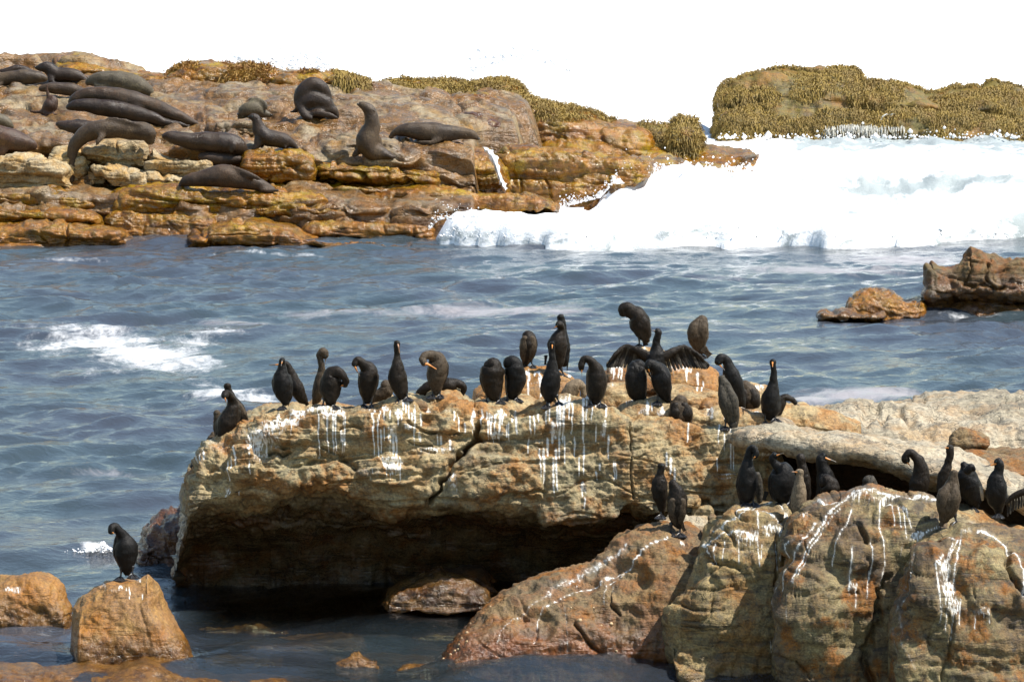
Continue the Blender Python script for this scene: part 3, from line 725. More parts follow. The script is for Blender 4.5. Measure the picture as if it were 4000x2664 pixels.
rock('channel_rock', 'low glistening brown rock just left of the tall one', [(1943, 712), (1950, 690), (1966, 674), (1986, 662), (2015, 662), (2045, 668), (2068, 680), (2080, 692), (2100, 684), (2118, 682), (2134, 700)], [(1943, 720), (2040, 726), (2134, 722)], 50.2, .7, M_WET, nu=180, nv=110, seed=65, rel=FGR0)
rock('channel_rock', 'flat orange rock awash at the foot of the glistening one', [(1880, 724), (1920, 718), (1960, 714), (2010, 717), (2040, 724)], [(1880, 727), (2040, 729)], 49.4, .5, M_ORANGE, nu=100, nv=60, seed=66, rel=CH)

# ------------------------------------------------------------------ pale slabs behind on the right
SLB = dict(big=(.08, 1.1), strata=(.045, 4, (.1, .2, 1)), mid=(.05, 3), fine=(.016, 14), cracks=(.04, 1.4))
rock('pale_slab', 'large pale weathered slab at the right beyond the cormorants', [(1790, 952), (1830, 934), (1870, 922), (1905, 925), (1950, 906), (1985, 908), (2020, 916), (2080, 906), (2160, 902), (2250, 902), (2354, 896), (2460, 890), (2520, 930)], [(1790, 985), (1900, 1005), (2060, 1030), (2200, 1050), (2520, 1070)], 33.0, 1.5, M_PALE, prof=[(0.0, 1.0), (.05, .6), (.2, .25), (.42, -.05), (.6, -.35), (.8, -.5), (1.0, -.55), (1.3, -.55), (1.3, 1.4), (.6, 1.5), (.1, 1.35)], nu=300, nv=150, seed=71, rel=SLB, endw=.06, guano=[], marks=[('crack', [(1990, 965), (2050, 950), (2140, 985)], 12, .1)])
rock('brown_ledge', 'smooth brown ledge between the pale slab and the cave roof', [(2120, 1030), (2160, 1018), (2240, 1012), (2354, 1004), (2460, 1000), (2520, 1030)], [(2120, 1050), (2354, 1110), (2520, 1120)], 31.6, .9, M_BROWN, prof=FLAT, nu=180, nv=100, seed=72, rel=SLB, guano=[])
rock('wedge_rock', 'small triangular brown rock lying on the brown ledge', [(2184, 1014), (2196, 998), (2212, 988), (2240, 992), (2268, 1006), (2274, 1014)], [(2184, 1019), (2274, 1019)], 31.9, .35, M_BROWN, nu=90, nv=70, seed=73, rel=SLB, guano=[])
# cave roof slab
rock('roof_slab', 'long pale slab sloping right and roofing the dark cave', [(1670, 962), (1740, 962), (1800, 964), (1850, 978), (1930, 992), (2000, 1002), (2080, 1022), (2150, 1036), (2220, 1058), (2300, 1082), (2354, 1102), (2480, 1150), (2520, 1190)], [(1670, 1010), (1790, 1026), (1850, 1040), (1930, 1048), (1990, 1054), (2050, 1072), (2100, 1092), (2160, 1108), (2230, 1118), (2354, 1166), (2520, 1215)], [(1670, 29.4), (1790, 29.0), (2100, 28.4), (2354, 27.9)], .8, M_PALE,
     prof=[(0.0, 1.4), (.06, .6), (.25, .1), (.5, -.3), (.72, -.5), (.95, -.52), (1.03, -.4), (1.05, .1), (1.0, 2.4), (.6, 3.2), (.2, 3.2)], nu=320, nv=130, seed=74, rel=SLB, endw=.05,
     guano=Gs((2700, 900, .57395), [(620, 1250, 40, 12, .7), (720, 1280, 60, 14, .8), (820, 1320, 70, 14, .7), (500, 1230, 60, 14, .7), (350, 1215, 40, 10, .9)]),
     marks=[('crack', [(1810, 968), (1880, 985), (1960, 996)], 4, .05)])
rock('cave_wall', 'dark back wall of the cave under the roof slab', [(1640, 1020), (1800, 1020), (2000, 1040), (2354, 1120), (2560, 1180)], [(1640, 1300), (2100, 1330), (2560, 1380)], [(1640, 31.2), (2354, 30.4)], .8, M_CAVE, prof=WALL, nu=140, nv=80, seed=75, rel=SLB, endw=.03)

# ------------------------------------------------------------------ main rock
MR = (600, 1500, .47826); MR2 = (1600, 1150, .5102)
g1 = Gs(MR, [(900, 420, 170, 90, .72), (1020, 330, 140, 60, .85), (1300, 210, 120, 26, .7), (1750, 190, 60, 26, .5), (1180, 215, 70, 50, 1), (1100, 300, 110, 55, 1), (980, 365, 110, 48, 1), (850, 445, 95, 60, 1), (830, 520, 70, 50, .9), (1010, 235, 28, 50, 1), (1400, 215, 70, 36, 1), (1530, 235, 40, 60, 1), (1460, 235, 70, 42, .95), (880, 600, 60, 50, .6), (1890, 195, 36, 34, .9), (2000, 235, 34, 50, 1), (1940, 650, 90, 75, 1), (1960, 690, 80, 40, 1),
               (2040, 130, 50, 36, 1), (2200, 155, 44, 30, .9), (1950, 430, 50, 80, .8), (2080, 365, 50, 26, .9), (2230, 540, 120, 40, .5), (1760, 720, 120, 40, .45), (520, 500, 110, 60, .45), (400, 600, 60, 60, .5), (700, 420, 80, 60, .4), (600, 880, 26, 60, .8),
               (1350, 260, 620, 8), (1420, 260, 570, 9), (1465, 260, 575, 11), (1485, 300, 580, 7), (1530, 380, 480, 7), (1560, 280, 575, 8), (1545, 400, 560, 6), (1800, 200, 620, 10), (1835, 300, 640, 7), (1860, 390, 580, 8), (1885, 380, 480, 7), (1850, 220, 320, 6), (1885, 220, 330, 7), (1935, 220, 320, 6), (1995, 220, 370, 11), (2025, 240, 330, 8), (2060, 130, 260, 10), (2085, 150, 330, 10), (2040, 130, 230, 8), (1960, 400, 600, 14), (1985, 430, 720, 10), (2130, 230, 530, 10), (2180, 260, 360, 8), (2180, 420, 480, 9), (1950, 620, 720, 12), (2010, 600, 830, 8), (1870, 600, 700, 10), (1900, 620, 720, 12), (620, 650, 800, 9), (650, 640, 720, 8), (920, 480, 610, 10), (860, 540, 600, 10), (800, 660, 760, 7), (430, 570, 640, 10), (370, 600, 660, 10), (400, 600, 640, 8), (690, 540, 700, 12), (705, 900, 960, 5), (2110, 250, 330, 12)])
g2 = Gs(MR2, [(620, 900, 1090, 16), (650, 880, 1090, 14), (690, 840, 1080, 18), (710, 880, 1000, 10), (820, 830, 1100, 16), (790, 900, 980, 16), (760, 980, 1130, 10), (745, 1000, 1100, 9), (910, 1100, 1230, 6), (925, 910, 1090, 8), (955, 900, 1090, 8), (985, 890, 1000, 7), (1045, 900, 1020, 8), (1070, 860, 1000, 9), (1130, 900, 1050, 18), (1095, 990, 1150, 18), (1060, 1100, 1250, 16), (1030, 1180, 1480, 15), (1000, 1180, 1440, 9), (1150, 880, 1300, 13), (1175, 860, 1160, 15), (1190, 1080, 1320, 8), (1215, 840, 1000, 11), (1125, 1180, 1540, 15), (1100, 1250, 1560, 11), (1240, 880, 1090, 8), (1265, 1090, 1260, 8), (1300, 1250, 1410, 8), (1325, 850, 1160, 14), (1335, 1150, 1410, 9), (1350, 860, 1010, 7), (1390, 870, 1020, 8), (1415, 870, 930, 9), (1425, 1030, 1140, 8), (1490, 870, 1000, 9), (1490, 1010, 1090, 16), (1520, 1090, 1280, 8), (1460, 1300, 1350, 10), (1430, 1350, 1420, 9), (1565, 1280, 1440, 9), (1580, 1290, 1430, 9), (1325, 1430, 1560, 15), (1340, 1560, 1650, 8), (1965, 1240, 1340, 11), (1995, 1270, 1400, 16), (2030, 1380, 1440, 10), (2135, 1020, 1110, 6), (240, 1090, 1150, 12), (215, 1080, 1150, 10), (310, 1110, 1200, 18), (75, 1070, 1130, 9), (40, 850, 1080, 10), (85, 930, 1030, 7), (345, 880, 980, 9), (385, 890, 1060, 10), (430, 980, 1070, 7), (485, 880, 1070, 6), (545, 870, 1010, 12), (580, 880, 960, 10), (600, 890, 1100, 14),
                (660, 1060, 70, 30, .9), (1180, 870, 60, 40, 1), (1110, 1050, 40, 60, .8), (200, 1180, 150, 18, .8), (320, 1400, 50, 60, .7), (340, 1470, 30, 50, .7), (700, 860, 50, 30, .9), (860, 1110, 260, 10, .4), (1370, 860, 60, 26, .7), (1480, 1050, 26, 50, .7), (980, 1120, 60, 20, .5), (450, 1180, 60, 60, .35), (280, 860, 60, 30, .5), (1330, 1470, 30, 40, .8), (600, 1230, 200, 60, .25)])
g3 = Gs((2450, 1650, .3397), [(1195, 90, 600, 20), (1225, 200, 600, 12), (1050, 60, 300, 10), (1120, 150, 350, 14), (1200, 180, 60, 80, 1), (450, 380, 540, 16), (500, 430, 600, 26), (540, 540, 700, 16), (700, 80, 210, 8), (1030, 430, 590, 10), (1550, 280, 400, 22), (1625, 290, 350, 20), (1150, 600, 120, 14, .8), (1130, 650, 110, 12, .6), (1560, 380, 70, 20, .7)])
mk = [('crack', Gv(MR2, [(515, 980), (518, 1090), (430, 1190), (330, 1290), (270, 1420), (190, 1540), (130, 1620)]), 4.2, .22),
      ('crack', Gv(MR2, [(330, 1290), (400, 1230), (520, 1100)]), 2.4, .1),
      ('crack', Gv(MR, [(940, 470), (1000, 490), (1110, 495)]), 4, .10), ('crack', Gv(MR, [(930, 560), (1040, 570), (1100, 545)]), 3.4, .09), ('crack', Gv(MR, [(1370, 505), (1480, 545), (1570, 560)]), 2.6, .07),
      ('crack', Gv(MR, [(1530, 380), (1620, 340), (1700, 370)]), 3, .07), ('crack', Gv(MR, [(560, 1040), (700, 1065), (850, 1090), (1060, 1140)]), 3.2, .08), ('crack', Gv(MR, [(1280, 620), (1380, 570), (1550, 590), (1650, 680)]), 7, .09),
      ('crack', Gv(MR, [(2090, 340), (2190, 380), (2300, 395)]), 2.6, .06), ('crack', Gv(MR, [(2180, 540), (2300, 560)]), 2.2, .04), ('crack', Gv(MR2, [(170, 1160), (60, 1150), (0, 1130)]), 2.2, .05),
      ('crack', Gv(MR2, [(20, 1050), (200, 1060), (400, 1060)]), 2.4, .05), ('crack', Gv(MR2, [(540, 1100), (800, 1105), (1010, 1160)]), 1.5, .03), ('crack', Gv(MR2, [(1690, 1000), (1700, 1200), (1690, 1400), (1720, 1560)]), 1.8, .05), ('crack', Gv(MR2, [(1490, 1290), (1700, 1270), (1800, 1240)]), 1.4, .03), ('crack', Gv(MR2, [(380, 1380), (560, 1340), (700, 1300)]), 2.2, .04), ('crack', Gv(MR2, [(700, 1540), (900, 1520), (1040, 1510)]), 3, .05), ('crack', Gv((2450, 1650, .3397), [(1240, 225), (1450, 205), (1700, 210)]), 2.2, .05), ('crack', Gv((2450, 1650, .3397), [(670, 815), (900, 830), (1200, 815)]), 1.6, .03), ('crack', Gv((2450, 1650, .3397), [(780, 930), (930, 910), (960, 980), (1100, 960)]), 4, .06), ('crack', Gv((2450, 1650, .3397), [(1060, 600), (1250, 600)]), 2, .03),
      ('bump', 665, 1003, 62, 22, .10), ('bump', 562, 1070, 40, 46, .10), ('bump', 900, 1095, 75, 26, .10), ('bump', 930, 1140, 62, 30, .06), ('bump', 760, 1085, 42, 30, .05), ('bump', 480, 1060, 34, 46, .06), ('bump', 1120, 1090, 95, 48, .05), ('bump', 700, 1062, 70, 14, -.05), ('bump', 985, 975, 60, 30, .04)]
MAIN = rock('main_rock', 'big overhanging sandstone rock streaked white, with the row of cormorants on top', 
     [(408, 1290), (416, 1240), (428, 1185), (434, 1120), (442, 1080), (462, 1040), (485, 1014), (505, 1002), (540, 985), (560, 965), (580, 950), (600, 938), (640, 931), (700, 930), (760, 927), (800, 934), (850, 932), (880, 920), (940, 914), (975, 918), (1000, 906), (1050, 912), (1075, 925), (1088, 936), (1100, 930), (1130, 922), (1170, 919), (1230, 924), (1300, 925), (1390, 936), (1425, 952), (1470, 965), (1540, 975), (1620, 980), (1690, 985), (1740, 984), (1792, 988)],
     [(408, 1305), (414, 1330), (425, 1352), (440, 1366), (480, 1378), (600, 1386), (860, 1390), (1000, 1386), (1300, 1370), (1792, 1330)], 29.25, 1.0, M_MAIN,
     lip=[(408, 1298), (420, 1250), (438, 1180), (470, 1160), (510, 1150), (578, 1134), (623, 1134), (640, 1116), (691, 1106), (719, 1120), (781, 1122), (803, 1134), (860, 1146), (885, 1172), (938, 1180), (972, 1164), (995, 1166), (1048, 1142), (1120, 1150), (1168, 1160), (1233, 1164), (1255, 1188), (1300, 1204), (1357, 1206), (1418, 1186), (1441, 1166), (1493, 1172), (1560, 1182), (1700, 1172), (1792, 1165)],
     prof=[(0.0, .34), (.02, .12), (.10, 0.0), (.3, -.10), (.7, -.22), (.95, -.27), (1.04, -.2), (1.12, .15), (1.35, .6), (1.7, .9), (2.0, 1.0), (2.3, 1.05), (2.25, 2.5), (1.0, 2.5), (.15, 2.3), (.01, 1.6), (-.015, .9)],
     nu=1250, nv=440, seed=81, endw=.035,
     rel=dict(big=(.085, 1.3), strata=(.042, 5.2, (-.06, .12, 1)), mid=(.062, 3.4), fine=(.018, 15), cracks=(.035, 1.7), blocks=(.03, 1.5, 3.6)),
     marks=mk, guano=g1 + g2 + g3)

# heap of stones on the main rock behind the cormorants
HP = dict(big=(.05, 2.2), strata=(.014, 8, (.2, .1, 1)), mid=(.022, 6), fine=(.006, 22), cracks=(.02, 2.6))
def heap(label, top, bot, Y, T, seed, mat=None, name='heap_stone', g=(), prof=BOULDER, **kw):
    return rock(name, label, top, bot, Y, T, mat or M_HEAP, prof=prof, nu=kw.pop('nu', 110), nv=kw.pop('nv', 80), seed=seed, rel=HP, guano=list(g), endw=.16, **kw)
CV = (1800, 1150, .29968); DV = (2300, 1150, .38271)
heap('orange domed stone with white drips behind the two hunched cormorants', [(1083, 925), (1092, 900), (1112, 886), (1150, 868), (1200, 846), (1240, 838), (1275, 846), (1310, 866), (1332, 890)], [(1083, 945), (1332, 945)], 30.4, .42, 91, M_ORANGE, nu=180, nv=120,
     g=Gs(CV, [(880, 970, 1400, 26), (960, 980, 1060, 14), (1040, 1080, 1400, 22), (870, 1000, 50, 40, 1), (1000, 980, 60, 26, .9), (1030, 1060, 40, 60, .8), (880, 1330, 40, 20, .7), (1420, 1060, 60, 30, .8), (980, 1160, 100, 10, .7)]))
heap('white capped stone at the top of the heap', [(1395, 848), (1420, 822), (1445, 800), (1480, 792), (1520, 800), (1545, 818), (1570, 846)], [(1395, 900), (1570, 900)], 31.4, .45, 92, nu=140, nv=90,
     g=Gs(DV, [(530, 550, 90, 40, 1), (150, 660, 90, 40, 1), (290, 760, 70, 40, 1), (250, 780, 890, 10), (300, 790, 880, 10), (330, 790, 890, 12), (420, 750, 40, 20, .8)]))
heap('dark shadowed stone under the outspread left wing', [(1385, 860), (1400, 846), (1440, 848), (1490, 856), (1520, 880)], [(1385, 905), (1520, 910)], 30.9, .35, 93, M_BROWN, g=Gs(DV, [(270, 760, 80, 40, 1), (250, 780, 890, 10), (300, 790, 880, 10), (330, 790, 890, 12)]))
heap('round grey buff stone right of the brown hunched cormorant', [(1372, 922), (1380, 900), (1402, 884), (1430, 878), (1462, 884), (1484, 904), (1490, 925)], [(1372, 940), (1490, 942)], 30.2, .3, 94, g=Gs(DV, [(220, 930, 60, 30, .5)]))
heap('orange brown boulder under the outspread right wing', [(1520, 858), (1545, 842), (1580, 836), (1620, 836), (1645, 852), (1662, 880), (1664, 900)], [(1520, 905), (1664, 915)], 30.9, .4, 95, M_ORANGE, nu=140, nv=90, g=Gs(DV, [(1000, 760, 900, 12), (1110, 780, 950, 20), (1000, 740, 80, 20, .8), (880, 770, 60, 30, .7), (1160, 900, 970, 10)]))
heap('flat tan stone in the middle of the heap', [(1512, 892), (1530, 878), (1570, 876), (1620, 884), (1662, 900)], [(1512, 915), (1662, 918)], 30.6, .3, 96, g=Gs(DV, [(1110, 870, 950, 16), (1150, 900, 960, 12)]))
heap('rounded tan stone with a shadowed left cheek', [(1530, 925), (1545, 908), (1580, 900), (1612, 908), (1632, 925)], [(1530, 942), (1632, 944)], 30.3, .25, 97)
heap('small orange stone right of the heap', [(1606, 928), (1622, 912), (1650, 910), (1672, 922), (1678, 938)], [(1606, 946), (1678, 948)], 30.2, .22, 98, M_ORANGE)
heap('guano splashed ledge stone under the two black cormorants', [(1408, 950), (1430, 932), (1470, 922), (1510, 918), (1540, 924), (1570, 938), (1600, 948), (1660, 950), (1690, 962)], [(1408, 972), (1560, 985), (1690, 990)], 29.75, .34, 99, nu=200, nv=100,
     g=Gs(DV, [(600, 1130, 1280, 24), (640, 1150, 1220, 14), (740, 1170, 1240, 26), (560, 1220, 60, 50, .8), (740, 1210, 50, 40, .9), (1240, 1230, 60, 50, .9), (1330, 1280, 60, 50, .9), (1340, 1240, 1330, 16), (440, 1110, 80, 20, .6)]))
heap('low dark stone with white drips left of the grey backed cormorant', [(1625, 962), (1650, 940), (1700, 936), (1745, 942), (1770, 958), (1786, 972)], [(1625, 985), (1786, 988)], 29.7, .3, 100, M_HEAP, nu=140, nv=90,
     g=Gs(DV, [(1250, 1230, 80, 50, .8), (1290, 1200, 1300, 14), (1380, 1230, 1310, 14), (1240, 1240, 1310, 20), (1700, 1200, 60, 12, .8), (1600, 1180, 60, 12, .8)]))
heap('pale stone behind the black cormorants at the right end', [(1685, 892), (1700, 878), (1730, 872), (1760, 880), (1785, 900), (1800, 925), (1830, 940)], [(1685, 960), (1830, 965)], 30.9, .4, 101, M_HEAP, nu=130, g=Gs(DV, [(1740, 930, 60, 50, .9), (1330, 820, 40, 26, .8)]))
heap('long tan stone sloping away right of the upright cormorant', [(1770, 952), (1800, 930), (1850, 926), (1890, 936), (1930, 952), (1980, 972)], [(1770, 985), (1980, 1000)], 30.4, .5, 102, M_HEAP, nu=150)
heap('little dark stone stuck at the left shoulder of the overhang', [(936, 925), (944, 915), (960, 912), (978, 918), (984, 930)], [(936, 935), (984, 938)], 29.45, .12, 103, M_BROWN, nu=60, nv=50)
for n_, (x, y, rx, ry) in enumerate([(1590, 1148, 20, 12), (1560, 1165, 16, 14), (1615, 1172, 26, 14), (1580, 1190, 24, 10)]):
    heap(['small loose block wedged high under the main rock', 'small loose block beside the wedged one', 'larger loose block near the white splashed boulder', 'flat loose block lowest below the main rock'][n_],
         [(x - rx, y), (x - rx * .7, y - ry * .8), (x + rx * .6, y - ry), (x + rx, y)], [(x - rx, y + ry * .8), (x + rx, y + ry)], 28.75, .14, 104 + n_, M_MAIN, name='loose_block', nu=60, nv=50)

# ------------------------------------------------------------------ foreground boulders
FG = dict(big=(.07, 1.6), strata=(.016, 6, (.3, .2, 1)), mid=(.04, 3.6), fine=(.013, 18), cracks=(.03, 1.7))
FGR = dict(big=(.09, 1.5), strata=(.016, 6, (.12, .2, 1)), mid=(.042, 3.2), fine=(.011, 17), cracks=(.035, 2.2))
LV = (1600, 1800, .55096); RB = (2344, 1640, 1.2303); RV = (2500, 1600, .67843)
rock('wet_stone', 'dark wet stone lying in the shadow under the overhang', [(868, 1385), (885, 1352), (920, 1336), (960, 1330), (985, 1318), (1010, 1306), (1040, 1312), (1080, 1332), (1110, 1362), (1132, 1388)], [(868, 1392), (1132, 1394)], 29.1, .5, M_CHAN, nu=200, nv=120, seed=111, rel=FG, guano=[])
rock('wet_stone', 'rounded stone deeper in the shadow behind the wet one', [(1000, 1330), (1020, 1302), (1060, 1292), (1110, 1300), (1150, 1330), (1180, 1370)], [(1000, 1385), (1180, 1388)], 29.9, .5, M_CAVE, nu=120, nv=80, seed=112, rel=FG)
rock('jagged_rock', 'jagged red brown rock awash behind the left end of the main rock', [(312, 1262), (322, 1240), (332, 1216), (350, 1212), (372, 1204), (385, 1188), (405, 1184), (425, 1170), (460, 1160)], [(312, 1285), (380, 1288), (460, 1290)], 31.4, .6, M_DARKRED, nu=160, nv=110, seed=113, rel=dict(big=(.06, 2.4), strata=(.04, 6, (.5, .1, 1)), mid=(.05, 5), fine=(.015, 16), cracks=(.04, 3)))
rock('bank_stone', 'pale stone patched orange behind the two cormorants on the sloping boulder', [(1500, 1215), (1515, 1196), (1545, 1186), (1590, 1186), (1625, 1190), (1650, 1215)], [(1500, 1235), (1650, 1250)], 28.3, .4, M_PALE, nu=120, nv=80, seed=114, rel=FG, guano=[])
rock('grey_pebble', 'upright grey stone wedged beside the white splashed boulder', [(1628, 1205), (1632, 1186), (1642, 1182), (1652, 1190), (1656, 1212)], [(1628, 1222), (1656, 1226)], 27.9, .12, M_BROWN, nu=50, nv=50, seed=115, rel=FG, guano=[])
SLOPE = rock('sloping_boulder', 'long brown boulder sloping down left into the water, with a rusty wet foot', [(1003, 1524), (1020, 1500), (1045, 1470), (1080, 1425), (1120, 1388), (1180, 1346), (1240, 1322), (1290, 1306), (1360, 1288), (1385, 1270), (1425, 1240), (1480, 1216), (1530, 1206), (1580, 1208), (1625, 1222), (1660, 1270), (1672, 1330)],
     [(1003, 1530), (1100, 1532), (1250, 1532), (1400, 1528), (1520, 1516), (1672, 1500)], [(1003, 27.3), (1300, 27.6), (1672, 27.7)], .9, M_BROWN, nu=620, nv=260, seed=116, rel=FG, endw=.07,
     prof=[(0.0, .55), (.03, .25), (.16, -.05), (.4, -.32), (.7, -.5), (.92, -.6), (1.05, -.62), (1.3, -.6), (1.3, 1.2), (.6, 1.3), (.15, 1.2), (.02, .9)],
     guano=Gs(LV, [('p', [(1830, 540), (1700, 605), (1560, 700), (1400, 790), (1340, 850)], 22, .8), ('p', [(1540, 610), (1440, 680), (1310, 760)], 60, .62), ('p', [(1300, 770), (1150, 830), (1020, 890), (985, 960)], 95, .55), ('p', [(1340, 850), (1200, 900), (1050, 1000), (950, 1040), (915, 1110), (910, 1250), (880, 1300)], 10, .85), ('p', [(980, 960), (850, 1040), (720, 1120), (650, 1200), (620, 1280)], 9, .75), ('p', [(1510, 740), (1440, 800), (1380, 850), (1375, 1000)], 12, .7), ('p', [(1430, 830), (1410, 950)], 8, .6), ('p', [(1100, 1040), (1110, 1150), (1120, 1300), (1110, 1400)], 18, .5), ('p', [(1220, 780), (1180, 880)], 14, .6), (1935, 556, 20, 12, 1)]),
     marks=[('crack', Gv(LV, [(1170, 1170), (1230, 1250), (1300, 1330), (1430, 1400)]), 3, .06), ('crack', Gv(LV, [(1410, 900), (1420, 1010), (1490, 1080)]), 2.6, .05), ('crack', Gv(LV, [(910, 1180), (905, 1260), (880, 1300)]), 2.4, .04), ('crack', Gv(LV, [(760, 1070), (850, 1100)]), 1.8, .04), ('bump', 1440, 1330, 60, 46, -.06), ('bump', 1230, 1440, 50, 40, -.05)])
SPL = rock('splashed_boulder', 'olive boulder with a white splashed cap, left of the two big ones', [(1524, 1450), (1528, 1415), (1545, 1385), (1575, 1350), (1598, 1300), (1612, 1250), (1625, 1215), (1650, 1185), (1690, 1162), (1740, 1155), (1790, 1160), (1820, 1176), (1850, 1230)],
     [(1524, 1460), (1540, 1490), (1562, 1520), (1600, 1536), (1700, 1542), (1850, 1545)], 27.15, .75, M_OLIVE, nu=470, nv=290, seed=117, rel=FGR, endw=.12,
     guano=Gs(RB, [('p', [(430, 290), (470, 270), (540, 265)], 8), ('p', [(420, 310), (480, 285), (500, 300), (505, 340)], 6), ('p', [(350, 345), (400, 315), (440, 300)], 7), ('p', [(325, 400), (345, 370), (390, 350), (440, 345), (470, 350)], 9), (480, 360, 30, 22, .85), (540, 335, 26, 18, .85), (440, 355, 20, 16, .8), (565, 340, 30, 12, .8), ('p', [(560, 270), (590, 300), (600, 320)], 7), ('p', [(500, 285), (540, 300), (590, 330)], 6),
           ('p', [(330, 400), (335, 445)], 4), ('p', [(355, 385), (352, 455)], 5), ('p', [(390, 375), (388, 445)], 4), ('p', [(440, 370), (442, 455)], 5), ('p', [(500, 360), (507, 465)], 4), ('p', [(515, 390), (512, 445)], 3), ('p', [(560, 370), (565, 475)], 5), ('p', [(585, 360), (575, 440)], 4), ('p', [(540, 700), (545, 740)], 7, .7), (470, 400, 120, 30, .35)]),
     marks=[('crack', Gv(RV, [(360, 850), (470, 880), (570, 905)]), 4, .07), ('crack', Gv(RV, [(790, 700), (800, 900), (780, 1000)]), 4, .05), ('crack', Gv(RV, [(290, 1030), (400, 1040), (540, 1010)]), 2.4, .04), ('crack', Gv(RV, [(200, 1120), (320, 1160), (560, 1150)]), 2, .03), ('crack', Gv(RV, [(240, 1240), (420, 1270), (600, 1240)]), 2, .03)])
BIG3 = rock('big_boulder', 'tall brown and olive boulder striped with white drips, third from the right water edge', [(1770, 1480), (1774, 1400), (1786, 1310), (1802, 1250), (1822, 1205), (1850, 1168), (1885, 1145), (1930, 1128), (1975, 1128), (2030, 1134), (2090, 1136), (2140, 1148), (2170, 1170), (2190, 1210)],
     [(1770, 1600), (2190, 1640)], 26.6, .85, M_BIG, nu=520, nv=300, seed=118, rel=FGR, endw=.1,
     guano=Gs(RB, [('p', [(680, 255), (740, 243), (790, 230), (850, 238), (930, 252), (1000, 250), (1060, 264)], 11, .8), (810, 240, 60, 9, .8), (900, 258, 60, 9, .7), ('p', [(800, 238), (750, 262), (720, 292), (690, 332), (660, 390), (640, 440), (615, 520)], 7), ('p', [(760, 268), (700, 332), (670, 392), (640, 470), (620, 522)], 4), ('p', [(735, 282), (680, 322), (640, 382), (600, 442), (585, 520)], 5), ('p', [(800, 272), (785, 322), (755, 372), (745, 402), (738, 457)], 5), ('p', [(640, 362), (600, 402), (590, 452), (585, 545)], 4, .8),
           ('p', [(890, 262), (887, 330), (900, 400), (905, 460), (895, 525)], 6), ('p', [(900, 268), (940, 277), (970, 302), (985, 345)], 5), ('p', [(925, 277), (935, 335)], 4), ('p', [(945, 287), (955, 345)], 4), ('p', [(960, 290), (972, 380)], 3), ('p', [(800, 410), (795, 470), (790, 540)], 8), ('p', [(815, 520), (810, 595)], 6), (800, 530, 16, 16, .8), ('p', [(860, 380), (862, 460), (850, 545)], 5), ('p', [(855, 480), (848, 565)], 4), ('p', [(605, 560), (600, 645)], 3, .6), (1005, 372, 24, 14, .9), ('p', [(985, 382), (1030, 367), (1070, 347)], 8), ('p', [(955, 435), (960, 400)], 5, .7), ('p', [(560, 610), (553, 565), (570, 530)], 10, .5), ('p', [(780, 640), (775, 700)], 5, .5)]),
     marks=[('crack', Gv(RV, [(1350, 1600), (1290, 1450), (1380, 1200), (1370, 1050), (1440, 950)]), 7, .12), ('crack', Gv(RV, [(820, 850), (790, 950), (760, 1100)]), 4, .06), ('bump', 1975, 1255, 60, 60, .08), ('bump', 1870, 1400, 70, 90, .06), ('crack', Gv(RV, [(750, 1400), (900, 1450), (980, 1540)]), 3, .05), ('crack', Gv(RV, [(900, 1080), (1060, 1040), (1250, 1050)]), 2.4, .04), ('crack', Gv(RV, [(1240, 640), (1290, 730), (1300, 760)]), 5, .06)])
BIG4 = rock('big_boulder', 'nearest boulder in the right corner with a broad white smear', [(2040, 1480), (2046, 1380), (2062, 1310), (2090, 1260), (2120, 1230), (2160, 1212), (2210, 1202), (2260, 1212), (2320, 1226), (2380, 1240), (2440, 1260), (2520, 1320)],
     [(2040, 1660), (2520, 1700)], 25.9, .85, M_BIG, nu=520, nv=300, seed=119, rel=FGR, endw=.1,
     guano=Gs(RB, [('p', [(1105, 362), (1130, 372), (1150, 362)], 6), ('p', [(1135, 375), (1115, 430), (1100, 460), (1085, 500)], 6), ('p', [(1145, 372), (1135, 432), (1125, 482), (1120, 545)], 8), ('p', [(1120, 390), (1100, 455)], 4), (1095, 480, 20, 34, 1), (1105, 540, 24, 36, 1), (1125, 590, 24, 28, .9), ('p', [(1090, 440), (1070, 472), (1075, 532), (1080, 605)], 7), ('p', [(1130, 560), (1120, 640), (1115, 700)], 4), ('p', [(1145, 570), (1140, 650)], 5), ('p', [(1100, 600), (1095, 670)], 4), ('p', [(1085, 590), (1078, 640)], 3), (1215, 608, 30, 12, .8), ('p', [(1190, 620), (1190, 660)], 3), ('p', [(1235, 615), (1236, 645)], 3),
           ('p', [(1200, 357), (1250, 372), (1290, 402), (1330, 432), (1345, 482), (1340, 565)], 9), ('p', [(1310, 347), (1330, 337), (1346, 340)], 7), ('p', [(980, 480), (960, 540), (945, 620), (960, 700), (1000, 790)], 12, .42), ('p', [(1000, 460), (965, 545)], 4, .8), ('p', [(1015, 440), (985, 525)], 4, .8), ('p', [(945, 520), (935, 640), (950, 780)], 6, .4), (1160, 350, 20, 10, .7)]),
     marks=[('crack', Gv(RV, [(2130, 800), (2110, 900), (2200, 1070)]), 5, .08), ('crack', Gv(RV, [(1470, 900), (1440, 1050), (1460, 1250)]), 6, .07), ('crack', Gv(RV, [(1800, 1200), (1790, 1400), (1740, 1560)]), 4, .05), ('bump', 2130, 1330, 40, 90, .08), ('bump', 2290, 1330, 80, 80, .05)])
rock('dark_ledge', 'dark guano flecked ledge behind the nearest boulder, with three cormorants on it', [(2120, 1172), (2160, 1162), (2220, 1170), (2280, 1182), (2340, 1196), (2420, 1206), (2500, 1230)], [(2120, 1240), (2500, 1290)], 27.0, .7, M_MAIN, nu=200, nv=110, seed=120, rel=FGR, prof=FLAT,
     guano=Gs(RV, [(1900, 590, 80, 14, .8), (2040, 620, 100, 14, .7), (2100, 650, 80, 12, .6), (1950, 640, 100, 14, .5)]))
